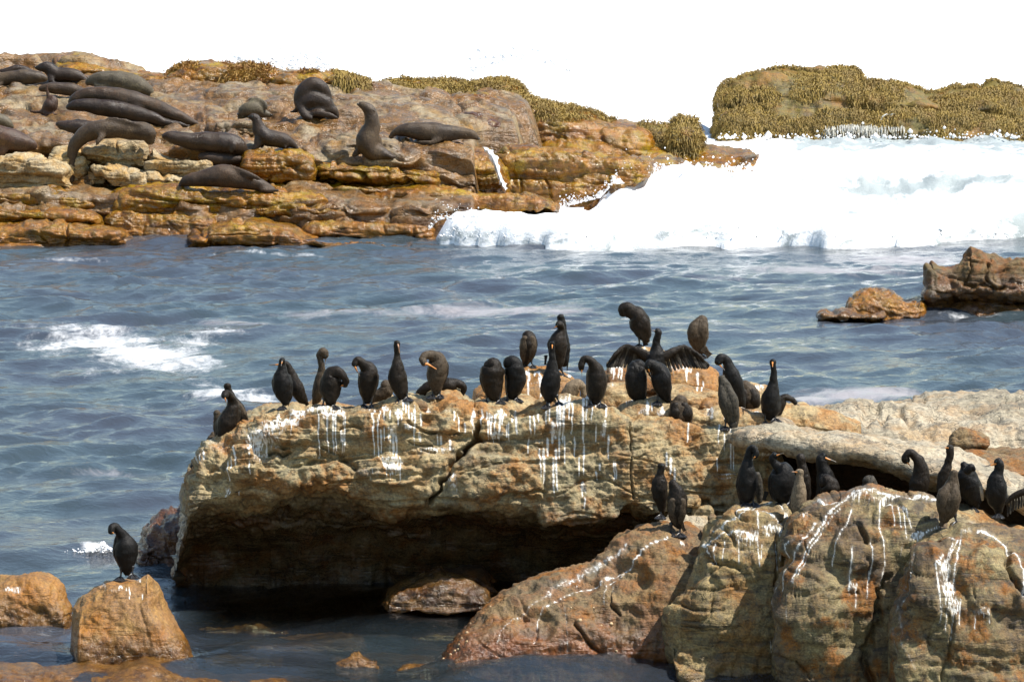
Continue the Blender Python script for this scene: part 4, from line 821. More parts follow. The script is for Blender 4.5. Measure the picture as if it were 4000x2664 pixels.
rock('link_stone', 'small brown stone between the splashed and the striped boulder', [(1812, 1225), (1822, 1195), (1845, 1180), (1868, 1178), (1880, 1200)], [(1812, 1290), (1880, 1290)], 26.6, .25, M_ORANGE, nu=80, nv=70, seed=121, rel=FG, guano=Gs(RV, [(940, 590, 30, 20, .8), (900, 740, 30, 26, .8)]))
# lower left
rock('orange_boulder', 'low orange boulder cut by the left edge', [(-60, 1330), (0, 1320), (40, 1322), (80, 1317), (110, 1322), (135, 1345), (150, 1375), (164, 1400), (168, 1425)], [(-60, 1458), (60, 1456), (130, 1448), (168, 1440)], 28.6, .6, M_ORANGE, nu=220, nv=150, seed=122, rel=FG, guano=Gs((0, 1900, .4873), [(100, 835, 110, 18, .8)]))
LONE = rock('lone_boulder', 'tall orange brown boulder under the lone cormorant', [(166, 1440), (168, 1400), (185, 1372), (215, 1345), (240, 1330), (262, 1324), (292, 1320), (315, 1324), (340, 1317), (352, 1330), (370, 1360), (380, 1395), (400, 1430), (420, 1468), (440, 1500), (458, 1524)],
     [(166, 1460), (182, 1520), (186, 1560), (458, 1560)], 27.2, .6, M_ORANGE, nu=300, nv=220, seed=123, rel=dict(big=(.05, 1.6), strata=(.005, 6, (.3, .2, 1)), mid=(.028, 3.2), fine=(.009, 16), cracks=(.007, 1.4)), endw=.08,
     guano=Gs((0, 1900, .4873), [(960, 765, 24, 18, 1), (1010, 790, 20, 14, .9), (800, 760, 40, 12, .7), (1190, 730, 14, 26, .7), (1110, 720, 18, 12, .8), (920, 800, 60, 10, .6), (1040, 790, 890, 6), (1130, 840, 890, 5)]))
rock('shore_slab', 'flat mossy brown slab along the bottom left corner', [(-60, 1510), (0, 1512), (60, 1510), (120, 1506), (200, 1500), (280, 1504), (380, 1520), (480, 1535), (560, 1540), (640, 1548), (760, 1556), (830, 1572)], [(-60, 1640), (830, 1640)], 26.0, .7, M_ORANGE, nu=340, nv=150, seed=124, rel=FG, prof=FLAT, guano=Gs((0, 1900, .4873), [(1100, 1350, 300, 10, .5), (1600, 1420, 200, 14, .5), (870, 1438, 26, 8, .8)]))
rock('awash_stone', 'small pinkish stone breaking the surface at the bottom', [(760, 1538), (785, 1512), (805, 1494), (825, 1488), (845, 1500), (868, 1506), (882, 1528)], [(760, 1542), (882, 1542)], 27.0, .25, M_ORANGE, nu=110, nv=80, seed=125, rel=FG, guano=[])
rock('awash_stone', 'flat orange stone awash right of the pinkish one', [(900, 1545), (930, 1532), (980, 1530), (1010, 1540)], [(900, 1550), (1010, 1550)], 26.9, .2, M_ORANGE, nu=70, nv=50, seed=126, rel=FG, guano=[])
rock('awash_stone', 'buff stone at the waterline left of the overhang shadow', [(398, 1312), (404, 1296), (412, 1290), (422, 1300)], [(398, 1316), (422, 1318)], 30.0, .12, M_BROWN, nu=50, nv=40, seed=127, rel=FG, guano=[])
# drowned stones in the clear shallows
sub = [(560, 1425, 110, 'rust brown drowned stone in the clear water under the overhang'), (930, 1412, 90, 'olive drowned stone in front of the wet stone'), (700, 1465, 140, 'wide brown drowned stone in the middle of the pool'), (1010, 1440, 60, 'small olive drowned stone near the sloping boulder'), (880, 1500, 120, 'reddish drowned stone beside the pinkish stone'), (560, 1500, 90, 'dark drowned stone right of the lone boulder'), (1150, 1552, 160, 'brown drowned stone at the foot of the sloping boulder'), (1480, 1560, 150, 'brown drowned stone in front of the splashed boulder'), (470, 1405, 60, 'red drowned stone at the left mouth of the overhang')]
for i, (x, y, r, lb) in enumerate(sub):
    c = DP(x, y, 0.0 + H / math.tan(TH + math.atan((y * K - 1332) / F)))
    Yc = float(H / math.tan(TH + math.atan((y * K - 1332) / F)))
    rock('drowned_stone', lb, [(x - r, y + 8), (x - r * .5, y + 1), (x, y - 2), (x + r * .5, y + 2), (x + r, y + 9)], [(x - r, y + 26), (x + r, y + 28)], Yc + .62, .45, M_ORANGE if i % 2 == 0 else M_OLIVE, nu=80, nv=60, seed=130 + i, rel=FG, prof=FLAT, guano=[], group='stones lying under the shallow water')

# ------------------------------------------------------------------ white surf
def foam_material():
    s = NT('surf_foam')
    n1 = s.noise(1.0, 6, .7, vec=s.scaled(s.pos(), (1.4, .8, 2.5)), dist=1.0)
    n2 = s.noise(1.0, 6, .7, vec=s.scaled(s.pos(), (.35, .22, 1)), off=4)
    thin = s.attr('thin')  # see-through foam, plus grey wave shading painted into the colour
    f = s.rng(s.math('ADD', s.math('MULTIPLY_ADD', n1, .7, s.math('MULTIPLY', n2, .5)), s.math('MULTIPLY', thin, .42)), .74, .92)
    col = s.mix(f, (.90, .90, .90), (.30, .335, .335))
    s.l(col, s.b.inputs['Base Color'])
    s.b.inputs['Roughness'].default_value = .6
    s.b.inputs['Specular IOR Level'].default_value = .3
    bp = s.n('ShaderNodeBump'); bp.inputs['Strength'].default_value = .5; bp.inputs['Distance'].default_value = .05
    s.l(s.noise(9, 5, .7), bp.inputs['Height']); s.l(bp.outputs[0], s.b.inputs['Normal'])
    return s.m
M_FOAM = foam_material()

def build_surf():
    def grow(v, step, far, g):
        out = []
        while v < far: step *= g; v += step; out.append(v)
        return out
    xi = list(np.arange(-3, 15, .09)); X = np.array([-q - 0 for q in grow(3, .1, 160, 1.25)][::-1] + xi + grow(xi[-1], .1, 160, 1.25))
    yi = list(np.arange(59.0, 92, .12)); Y = np.array(yi + grow(yi[-1], .1, 430, 1.06))
    gx, gy = np.meshgrid(X, Y, indexing='ij'); x = gx.ravel(); y = gy.ravel()
    px, _ = PR(np.stack([x, y, 0 * x], -1)); px = px / K
    front = np.interp(px, [900, 985, 1010, 1100, 1300, 1500, 1700, 1900, 2100, 2200, 2360, 2600], [550, 552, 556, 562, 573, 570, 567, 572, 566, 556, 547, 535])
    Yf = H / np.tan(TH + np.arctan((front * K - 1332) / F))
    q2 = np.stack([x, y, 0 * x], -1)
    Yf = Yf + .35 * gnoise(q2 * .8) + .18 * gnoise(q2 * 2.6)
    df = y - Yf
    left = np.interp(y, [58, 60, 63, 64.5, 66, 66.4, 74, 76.5, 77.5], [985, 988, 1000, 1015, 1110, 1095, 1095, 1095, -9000])
    pitch = 2 * .0 + (px - left) * y / F * K
    m = sstep(0, .35, df) * sstep(0, .5, pitch)
    lump = fbm(q2 * np.array([.9, .7, 1]), 4); fine = fbm(q2 * np.array([3.1, 2.6, 1]) + 5, 3)
    bumpy = .5 + .5 * gnoise(np.stack([x * .5, 0 * x, 0 * x + 2], -1))
    h = .10 + (.30 + .22 * bumpy) * np.exp(-((df - .7) / .75) ** 2)
    h += .72 * (.75 + .4 * bumpy) * np.exp(-((y - 67.2 + .6 * gnoise(q2 * .35)) / 1.3) ** 2) * sstep(1350, 1420, px)
    h += .35 * np.exp(-((y - 75 + gnoise(q2 * .2)) / 2) ** 2)
    h += .16 * np.exp(-((y - 67.2) / 1.5) ** 2) * fbm(q2 * np.array([2.2, 2.0, 1]) + 11, 3) * sstep(1250, 1350, px)
    h += (.07 + .07 * np.clip(y - 60, 0, 20) / 20) * lump + .045 * fine * (1 + sstep(90, 120, y))
    h += sstep(90, 140, y) * (.5 + .7 * gnoise(q2 * np.array([.03, .06, 1])))
    z = np.where(m > .001, h * (m ** .5) - .06 * (1 - m), -.4)
    V = np.stack([x, y, z], -1)
    thin = .75 * np.exp(-((y - 84) / 4.5) ** 2) * sstep(1750, 1850, px) + .75 * np.exp(-((y - 64.6) / 1.8) ** 2) * sstep(1010, 1040, px) * sstep(1500, 1250, px) + .45 * np.exp(-((y - 66) / 1.) ** 2) * sstep(1900, 2000, px)  # watery foam patches; the left one also paints grey shading on the breaker
    thin += .42 * sstep(.12, .5, gnoise(np.stack([x * .22, y * .85, 0 * x + 6], -1))) * sstep(92, 88, y)
    thin += .45 * np.exp(-((df - .1) / .2) ** 2)  # grey line painted along the wave front as its shading
    mm = gx.shape[1]
    a = np.arange(gx.shape[0] - 1)[:, None] * mm + np.arange(mm - 1)[None, :]
    Fq = np.stack([a, a + mm, a + mm + 1, a + 1], -1).reshape(-1, 4)
    keep = m[Fq].max(1) > .001
    o = mesh_np('surf', V, Fq[keep], M_FOAM, None, (0, 0, 0), dict(thin=thin))
    tag(o, 'white breaking surf filling the sea behind the rocks', None, None, 'structure')

    # flying drops along the breaking crests
    rs = np.random.RandomState(3)
    oct_ = np.array([(1, 0, 0), (-1, 0, 0), (0, 1, 0), (0, -1, 0), (0, 0, 1), (0, 0, -1)], float)
    of = np.array([(0, 2, 4), (2, 1, 4), (1, 3, 4), (3, 0, 4), (2, 0, 5), (1, 2, 5), (3, 1, 5), (0, 3, 5)])
    cs = []; rr = []
    def burst(n, xr, yb, up, Y, spread=.3, r=.011):
        n = int(n * 1.8)
        for k in range(n):
            fx = rs.uniform(*xr); e = rs.exponential(up)
            cs.append(DP(fx, yb(fx) - e, Y + rs.normal(0, spread))); rr.append(r * rs.lognormal(0, .5))
    burst(420, (1385, 1750), lambda f: np.interp(f, [1385, 1430, 1600, 1750], [425, 398, 405, 398]), 9, 67.0)
    burst(240, (1285, 1420), lambda f: np.interp(f, [1285, 1380, 1420], [478, 455, 410]), 6, 66.2, .25, .012)
    burst(160, (1420, 1760), lambda f: 392, 6, 67.4, .3, .018)
    burst(90, (985, 1100), lambda f: np.interp(f, [985, 1010, 1060], [530, 505, 500]), 7, 60.6)
    burst(260, (1000, 2354), lambda f: 545, 8, 60.4, .5)
    burst(60, (1000, 1050), lambda f: 490, 9, 62.5, .3)
    burst(220, (1650, 2354), lambda f: 318, 4, 85, .4, .025)
    burst(500, (1080, 1320), lambda f: 170 - 30 * math.sin((f - 1080) / 240 * 3.1), 8, 80, .6, .035)
    burst(400, (520, 760), lambda f: 158, 9, 79, .6, .03)
    cs = np.array(cs); rr = np.array(rr)
    V = (cs[:, None, :] + oct_[None] * rr[:, None, None]).reshape(-1, 3)
    Fq = (np.arange(len(cs))[:, None, None] * 6 + of[None]).reshape(-1, 3)
    o = mesh_np('spray', V, Fq, M_FOAM, None, (0, 0, 0), dict(thin=np.zeros(len(V))))
    tag(o, 'white drops of spray thrown up by the surf', None, None, 'stuff')
    # splash by the jagged rock
    cs = []; rr = []
    for k in range(2600):
        fx = rs.normal(226, 24); yb = 1270 - 17 * math.exp(-((fx - 235) / 22) ** 2) * rs.uniform(0, 1) - rs.exponential(2)
        cs.append(DP(fx, yb, 31.9 + rs.normal(0, .15))); rr.append(.0055 * rs.lognormal(0, .6))
    cs = np.array(cs); rr = np.array(rr)
    V = (cs[:, None, :] + oct_[None] * rr[:, None, None]).reshape(-1, 3)
    Fq = (np.arange(len(cs))[:, None, None] * 6 + of[None]).reshape(-1, 3)
    o = mesh_np('splash', V, Fq, M_FOAM, None, (0, 0, 0), dict(thin=np.zeros(len(V))))
    tag(o, 'small white splash behind the lone cormorant', None, None, 'stuff')
build_surf()

# ------------------------------------------------------------------ seaweed
def weed_material(name, a, b, c):
    s = NT(name)
    col = s.mix(s.rng(s.noise(2.2, 3, .6), .4, .6), a, b)
    col = s.mix(s.rng(s.noise(11, 3, .6, off=4), .5, .7), col, c)
    s.l(col, s.b.inputs['Base Color']); s.b.inputs['Roughness'].default_value = .6; s.b.inputs['Specular IOR Level'].default_value = .25
    return s.m
M_WEED = weed_material('olive_weed', (.29, .20, .05), (.23, .16, .05), (.165, .112, .038))
M_WEEDB = weed_material('brown_weed', (.30, .17, .04), (.22, .10, .03), (.30, .20, .05))

def weed(R, n, length, mat, cond=None, seed=1, droop=.8, wid=.012):
    rs = np.random.RandomState(seed)
    pos, nr, fr = R['pos'], R['nr'], R['front']
    ok = (nr[..., 2] > -.55) & (R['py'] > -1e9)
    if cond is not None: ok &= cond(R['px'], R['py'], nr, pos)
    idx = np.argwhere(ok)
    # weight by cell area
    a = np.linalg.norm(np.cross(np.gradient(pos, axis=0), np.gradient(pos, axis=1)), axis=2)[ok]
    vis = .15 + np.clip(-nr[..., 1][ok] + .5, 0, 1)
    pw = a * vis; pw /= pw.sum()
    c = idx[rs.choice(len(idx), n, p=pw)]
    p0 = pos[c[:, 0], c[:, 1]] + rs.normal(0, .03, (n, 3)); N = nr[c[:, 0], c[:, 1]]
    cl = gnoise(p0 * 1.6)          # tufts
    d = N * .6 + rs.normal(0, .5, (n, 3)); d[:, 2] += .12; d /= np.linalg.norm(d, axis=1)[:, None]
    L = length * (.7 + .6 * rs.rand(n)) * (1 + .6 * cl)
    side = np.cross(d, np.array([0, 1.0, 0])); side /= np.linalg.norm(side, axis=1)[:, None] + 1e-6
    ang = rs.uniform(-.7, .7, n); side = side * np.cos(ang)[:, None] + np.array([0, 1, 0]) * np.sin(ang)[:, None]
    g = np.array([0, 0, -1.0])
    p1 = p0 + d * (L * .5)[:, None] + g * (L * .10 * droop)[:, None]
    p2 = p1 + d * (L * .35)[:, None] + g * (L * .55 * droop)[:, None]
    w_ = wid * (.7 + .6 * rs.rand(n))[:, None]
    V = np.stack([p0 - side * w_, p0 + side * w_, p1 - side * w_ * 1.1, p1 + side * w_ * 1.1, p2], 1).reshape(-1, 3)
    b = np.arange(n)[:, None, None] * 5
    Fq = (b + np.array([(0, 1, 3), (0, 3, 2), (2, 3, 4)])[None]).reshape(-1, 3)
    o = mesh_np('seaweed', V, Fq, mat, R['obj'], R['obj']['_b'])
    o['kind'] = 'stuff'
    return o
up = lambda lo: (lambda px, py, nr, pos: (nr[..., 2] > lo))
patch = lambda lo, f, th: (lambda px, py, nr, pos: (nr[..., 2] > lo) & (gnoise(pos.reshape(-1, 3) * f).reshape(px.shape) > th))
weed(W1, 6500, .10, M_WEEDB, patch(.1, 1.4, -.05), 1, .5, .007)
weed(W2, 4500, .09, M_WEEDB, patch(.3, 1.4, .05), 2, .5, .007)
weed(W2, 8500, .18, M_WEED, lambda px, py, nr, pos: px > 772, 3, 1.2, .008)
weed(W3, 26000, .12, M_WEED, lambda px, py, nr, pos: (py < 248 + 30 * (px > 1180)) & (gnoise(pos.reshape(-1, 3) * 1.2).reshape(px.shape) > -.45), 4, 1.0, .008)
weed(W4, 5200, .16, M_WEED, None, 5, 1.2, .008)
weed(W5, 3600, .12, M_WEED, None, 6, 1.0, .008)
weed(ISL, 66000, .135, M_WEED, lambda px, py, nr, pos: (gnoise(pos.reshape(-1, 3) * .9).reshape(px.shape) > -.22) & (pos[..., 0] < 14.5), 7, 1.3, .009)
weed(ISL2, 700, .2, M_WEED, None, 8, .9)

# thin waterfalls running off the island
def falls():
    s = NT('falling_water')
    s.l(s.mix(s.rng(s.noise(1.0, 4, .6, vec=s.scaled(s.pos(), (14, 14, 2))), .35, .65), (.62, .62, .58), (.36, .34, .26)), s.b.inputs['Base Color'])
    s.b.inputs['Roughness'].default_value = .4
    rs = np.random.RandomState(4)
    V = []; Fq = []
    def strand(x0, y0, x1, y1, w, Y0, Y1):
        n = 7; b = len(V)
        for i in range(n):
            t = i / (n - 1)
            c = DP(x0 + (x1 - x0) * t ** .7, y0 + (y1 - y0) * t ** 1.3, Y0 + (Y1 - Y0) * t ** .6)
            ww = w * (1 + .25 * math.sin(i * 2 + x0)) * (1.0 - .25 * t)
            for sx, dy in ((-1, .0), (-.5, -.03), (.5, -.03), (1, .0)):
                V.append(c + np.array([sx * ww, dy, 0]))
        for i in range(n - 1):
            for j in range(3):
                a = b + i * 4 + j; Fq.append((a, a + 1, a + 5, a + 4))
    for k in range(230):
        x = rs.uniform(1890, 2080) if k < 200 else rs.uniform(2120, 2170)
        yt = np.interp(x, [1700, 1745, 1905, 2075, 2120, 2170], [258, 265, 288, 284, 292, 294]) + rs.uniform(-2, 3)
        strand(x, yt, x + rs.uniform(-4, 4), rs.uniform(298, 323), rs.uniform(.004, .013), 85.75, 85.05)
    for x0, y0, x1, y1 in ((2040, 262, 2022, 282), (2052, 262, 2044, 280), (2032, 264, 2060, 262), (1800, 312, 1830, 292), (1830, 292, 1900, 289), (1900, 289, 2060, 286)):
        strand(x0, y0, x1, y1, .03, 85.6, 85.5)
    o = mesh_np('waterfall', np.array(V), np.array(Fq), s.m, None, (0, 0, 0))
    tag(o, 'thin white runs of sea water falling off the island', None, None, 'stuff')
falls()

# limpets stuck to the near boulders
def limpets():
    bpy.context.view_layer.update()
    dg = bpy.context.evaluated_depsgraph_get()
    m = flat_shell = NT('limpet_shell')
    m.l(m.mix(m.rng(m.noise(70, 3, .6), .35, .65), (.50, .36, .20), (.30, .19, .09)), m.b.inputs['Base Color']); m.b.inputs['Roughness'].default_value = .6
    cam_o = Vector((0, 0, H))
    for (x, y, r) in [(1205, 1128, 20), (1430, 1155, 17), (1305, 1040, 8), (1145, 1040, 8), (1360, 1165, 10), (570, 1030, 9), (405, 1280, 14), (350, 1300, 12), (345, 1335, 12), (320, 1345, 13), (290, 1370, 12), (405, 1215, 14), (370, 1255, 9), (430, 1150, 8), (1465, 1345, 10), (240, 1400, 12)]:
        px, py = 1600 + .55096 * x, 1800 + .55096 * y
        d = (Vector(P(px, py, 27.0)) - cam_o).normalized()
        hit, loc, n, i, ob, mx = SC.ray_cast(dg, cam_o, d)
        if not hit or ob.name != SLOPE['obj'].name: continue
        R = r * .55096 * 27.2 / F
        n = Vector(n).normalized(); t = n.cross(Vector((0, 0, 1))).normalized(); b = n.cross(t)
        V = []; rings = [(1.0, -.25), (.95, .12), (.62, .42), (.25, .62)]
        for q, (rr, hh) in enumerate(rings):
            for k in range(12):
                a = k / 12 * 2 * math.pi; w_ = rr * (1 + .07 * math.sin(a * 5 + x))
                V.append(loc + t * (R * w_ * math.cos(a)) + b * (R * w_ * .85 * math.sin(a)) + n * (R * hh))
        V.append(loc + n * R * .68)
        T = []
        for q in range(3):
            for k in range(12):
                a0, a1 = q * 12 + k, q * 12 + (k + 1) % 12
                T += [(a0, a1, a1 + 12), (a0, a1 + 12, a0 + 12)]
        T += [(36 + k, 36 + (k + 1) % 12, 48) for k in range(12)]
        mesh_np('limpet', np.array([list(v) for v in V]), np.array(T), m.m, SLOPE['obj'], SLOPE['obj']['_b'])
limpets()

# white water draining through the cleft beside the ochre ledge
def cleft():
    pts = [(1110, 338, 3), (1122, 346, 8), (1134, 362, 9), (1143, 388, 5), (1149, 408, 4), (1156, 424, 7), (1162, 436, 3)]
    V = []; Fq = []
    S = cat_like = np.array(pts, float)
    n = 24; t = np.linspace(0, len(pts) - 1, n)
    for i, q in enumerate(t):
        x = np.interp(q, range(len(pts)), S[:, 0]); y = np.interp(q, range(len(pts)), S[:, 1]); w_ = np.interp(q, range(len(pts)), S[:, 2])
        Yc = 65.05 - .6 * q / (len(pts) - 1)
        for j in range(7):
            f = j / 6 * 2 - 1
            c = DP(x + f * w_ * (1 + .45 * math.sin(i * 1.7 + j * 2.3)), y + 2 * math.sin(i * 2.1 + j * 1.3), Yc)
            c[1] -= .12 * (1 - f * f) + .03 * math.sin(i * 3 + j * 2); V.append(c)
    for i in range(n - 1):
        for j in range(6):
            a = i * 7 + j; Fq.append((a, a + 1, a + 8, a + 7))
    o = mesh_np('white_water', np.array(V), np.array(Fq), M_FOAM, None, (0, 0, 0), dict(thin=np.full(len(V), .38)))
    tag(o, 'white water draining down the cleft left of the big wet boulder', None, None, 'stuff')
cleft()

# ------------------------------------------------------------------ animals: shared sweep
def cat_open(pts, n):
    pts = np.array(pts, float)
    if len(pts) == 2:
        t = np.linspace(0, 1, n)[:, None]; return pts[0] * (1 - t) + pts[1] * t
    ext = np.vstack([2 * pts[0] - pts[1], pts, 2 * pts[-1] - pts[-2]])
    seg = np.linalg.norm(np.diff(pts[:, :3], axis=0), axis=1) ** .6; cum = np.concatenate([[0], np.cumsum(seg)])
    out = []
    for q in np.linspace(0, cum[-1], n):
        i = min(np.searchsorted(cum, q, 'right') - 1, len(pts) - 2)
        t = (q - cum[i]) / (cum[i + 1] - cum[i] + 1e-12)
        p0, p1, p2, p3 = ext[i], ext[i + 1], ext[i + 2], ext[i + 3]
        out.append(.5 * (2 * p1 + (p2 - p0) * t + (2 * p0 - 5 * p1 + 4 * p2 - p3) * t * t + (3 * p1 - p0 - 3 * p2 + p3) * t ** 3))
    return np.array(out)

def sweep(C, n=26, m=14, flat=1.0, flat_dir=None, caps=3, noise=0.0, nf=10, cap_len=.8, seed=0):
    """C: (k,4) world xyz + radius -> verts, quads of a closed rounded tube.
    flat: ratio of the radius along flat_dir"""
    S = cat_open(C, n); c = S[:, :3]; r = np.maximum(S[:, 3], .0015)
    t = np.gradient(c, axis=0); t /= np.linalg.norm(t, axis=1)[:, None] + 1e-9
    # rounded ends
    k = caps
    def cap(c0, t0, r0, sgn):
        cc, rr = [], []
        for j in range(1, k + 1):
            a = j / k * math.pi / 2
            cc.append(c0 + sgn * t0 * r0 * math.sin(a) * cap_len); rr.append(max(r0 * math.cos(a), r0 * .02))
        return cc, rr
    ca, ra = cap(c[0], t[0], r[0], -1); cb, rb = cap(c[-1], t[-1], r[-1], 1)
    c = np.vstack([ca[::-1], c, cb]); r = np.concatenate([ra[::-1], r, rb])
    t = np.vstack([[t[0]] * k, t, [t[-1]] * k])
    ref = np.array([0, 1.0, 0]) if flat_dir is None else np.array(flat_dir, float)
    u = ref[None] - (t @ ref)[:, None] * t
    u /= np.linalg.norm(u, axis=1)[:, None] + 1e-9
    v = np.cross(t, u)
    a = np.linspace(0, 2 * math.pi, m, endpoint=False)
    ring = c[:, None] + (r[:, None] * flat)[..., None] * u[:, None] * np.cos(a)[None, :, None] + r[:, None, None] * v[:, None] * np.sin(a)[None, :, None]
    N = len(c)
    if noise:
        d = (ring - c[:, None]); ln = np.linalg.norm(d, axis=2, keepdims=True) + 1e-9
        w_ = fbm(ring.reshape(-1, 3) * nf + seed, 2).reshape(N, m, 1)
        ring = ring + d / ln * w_ * noise * np.minimum(1, ln / (noise * 3 + 1e-9))
    V = ring.reshape(-1, 3)
    i = np.arange(N - 1)[:, None]; j = np.arange(m)[None, :]
    A = i * m + j; B = i * m + (j + 1) % m
    Fq = np.stack([A, B, B + m, A + m], -1).reshape(-1, 4)
    # outward?
    q = Fq[len(Fq) // 2]; fn = np.cross(V[q[1]] - V[q[0]], V[q[2]] - V[q[0]])
    if np.dot(fn, V[q[0]] - c[q[0] // m]) < 0: Fq = Fq[:, ::-1]
    f0 = [tuple(range(m))]; f1 = [tuple(range((N - 1) * m, N * m))]
    # close the ends with one centre vertex each (as degenerate quads)
    V = np.vstack([V, c[:1], c[-1:]])
    e0, e1 = len(V) - 2, len(V) - 1
    jj = np.arange(m)
    flipn = not (np.dot(fn, 1 * (V[q[0]] - c[q[0] // m])) < 0)
    cap0 = np.stack([(jj + 1) % m, jj, np.full(m, e0), np.full(m, e0)], -1)
    cap1 = np.stack([(N - 1) * m + jj, (N - 1) * m + (jj + 1) % m, np.full(m, e1), np.full(m, e1)], -1)
    if not flipn: cap0, cap1 = cap0[:, ::-1], cap1[:, ::-1]
    tri = np.vstack([np.concatenate([Fq[:, [0, 1, 2]], Fq[:, [0, 2, 3]]]), cap0[:, [0, 1, 2]] if flipn else cap0[:, [3, 2, 1]], cap1[:, [0, 1, 2]] if flipn else cap1[:, [3, 2, 1]]])
    return V, tri

def W(view, pts, Y):
    """zoom view points (x, y, r[, depth]) -> world (x, y, z, r)"""
    x0, y0, s = view; out = []
    for p in pts:
        d = p[3] if len(p) > 3 else 0.0
        yy = Y + d
        w_ = P(x0 + s * p[0], y0 + s * p[1], yy)
        out.append([*w_, p[2] * s * yy / F])
    return np.array(out)

def plumage(name, a, b, sheen, scale=1.0, rough=.42):
    s = NT(name)
    n1 = s.noise(9 * scale, 3, .6)
    col = s.mix(s.rng(n1, .38, .62), a, b)
    v = s.n('ShaderNodeTexVoronoi'); v.inputs['Scale'].default_value = 48 * scale; s.l(s.scaled(s.pos(), (1, 1, .6)), v.inputs['Vector'])
    col = s.mix(s.math('MULTIPLY', s.rng(v.outputs['Distance'], .15, .55), .55), col, sheen)
    g = s.noise(120, 3, .7, off=3)
    hs = s.n('ShaderNodeHueSaturation'); s.l(col, hs.inputs['Color']); s.l(s.rng(g, .3, .7, .6, 1.4), hs.inputs['Value'])
    s.l(hs.outputs[0], s.b.inputs['Base Color'])
    s.b.inputs['Roughness'].default_value = rough
    s.b.inputs['Specular IOR Level'].default_value = .14
    h = s.math('ADD', s.math('MULTIPLY', v.outputs['Distance'], .3), s.math('MULTIPLY', g, .5))
    bp = s.n('ShaderNodeBump'); bp.inputs['Strength'].default_value = .7; bp.inputs['Distance'].default_value = .012
    s.l(h, bp.inputs['Height']); s.l(bp.outputs[0], s.b.inputs['Normal'])
    return s.m
PL = dict(
    black=plumage('black_plumage', (.0045, .0044, .0045), (.008, .0072, .0066), (.013, .011, .009)),
    dark=plumage('dark_plumage', (.007, .0055, .0042), (.012, .009, .0065), (.024, .017, .011)),
    brown=plumage('brown_plumage', (.032, .022, .013), (.045, .032, .020), (.085, .062, .040), rough=.5),
    grey=plumage('grey_plumage', (.020, .019, .016), (.038, .033, .025), (.075, .062, .045), rough=.5),
    pale=plumage('pale_plumage', (.15, .11, .07), (.10, .075, .05), (.22, .165, .105), rough=.6))
def flat_mat(name, c, rough=.45):
    s = NT(name)
    s.l(s.mix(s.rng(s.noise(60, 3, .6), .35, .65), c, tuple(q * .65 for q in c)), s.b.inputs['Base Color'])
    s.b.inputs['Roughness'].default_value = rough
    return s.m
M_GULAR = flat_mat('orange_throat', (.62, .22, .03)); M_HORN = flat_mat('horn_bill', (.16, .13, .10)); M_DKBILL = flat_mat('dark_bill', (.05, .045, .04))
M_PINK = flat_mat('pinkish_bill', (.45, .25, .15)); M_LEG = flat_mat('black_leg', (.022, .021, .022), .35); M_GAPE = flat_mat('pale_feather', (.35, .28, .19)); M_EYE = flat_mat('bird_eye', (.02, .05, .05), .1)

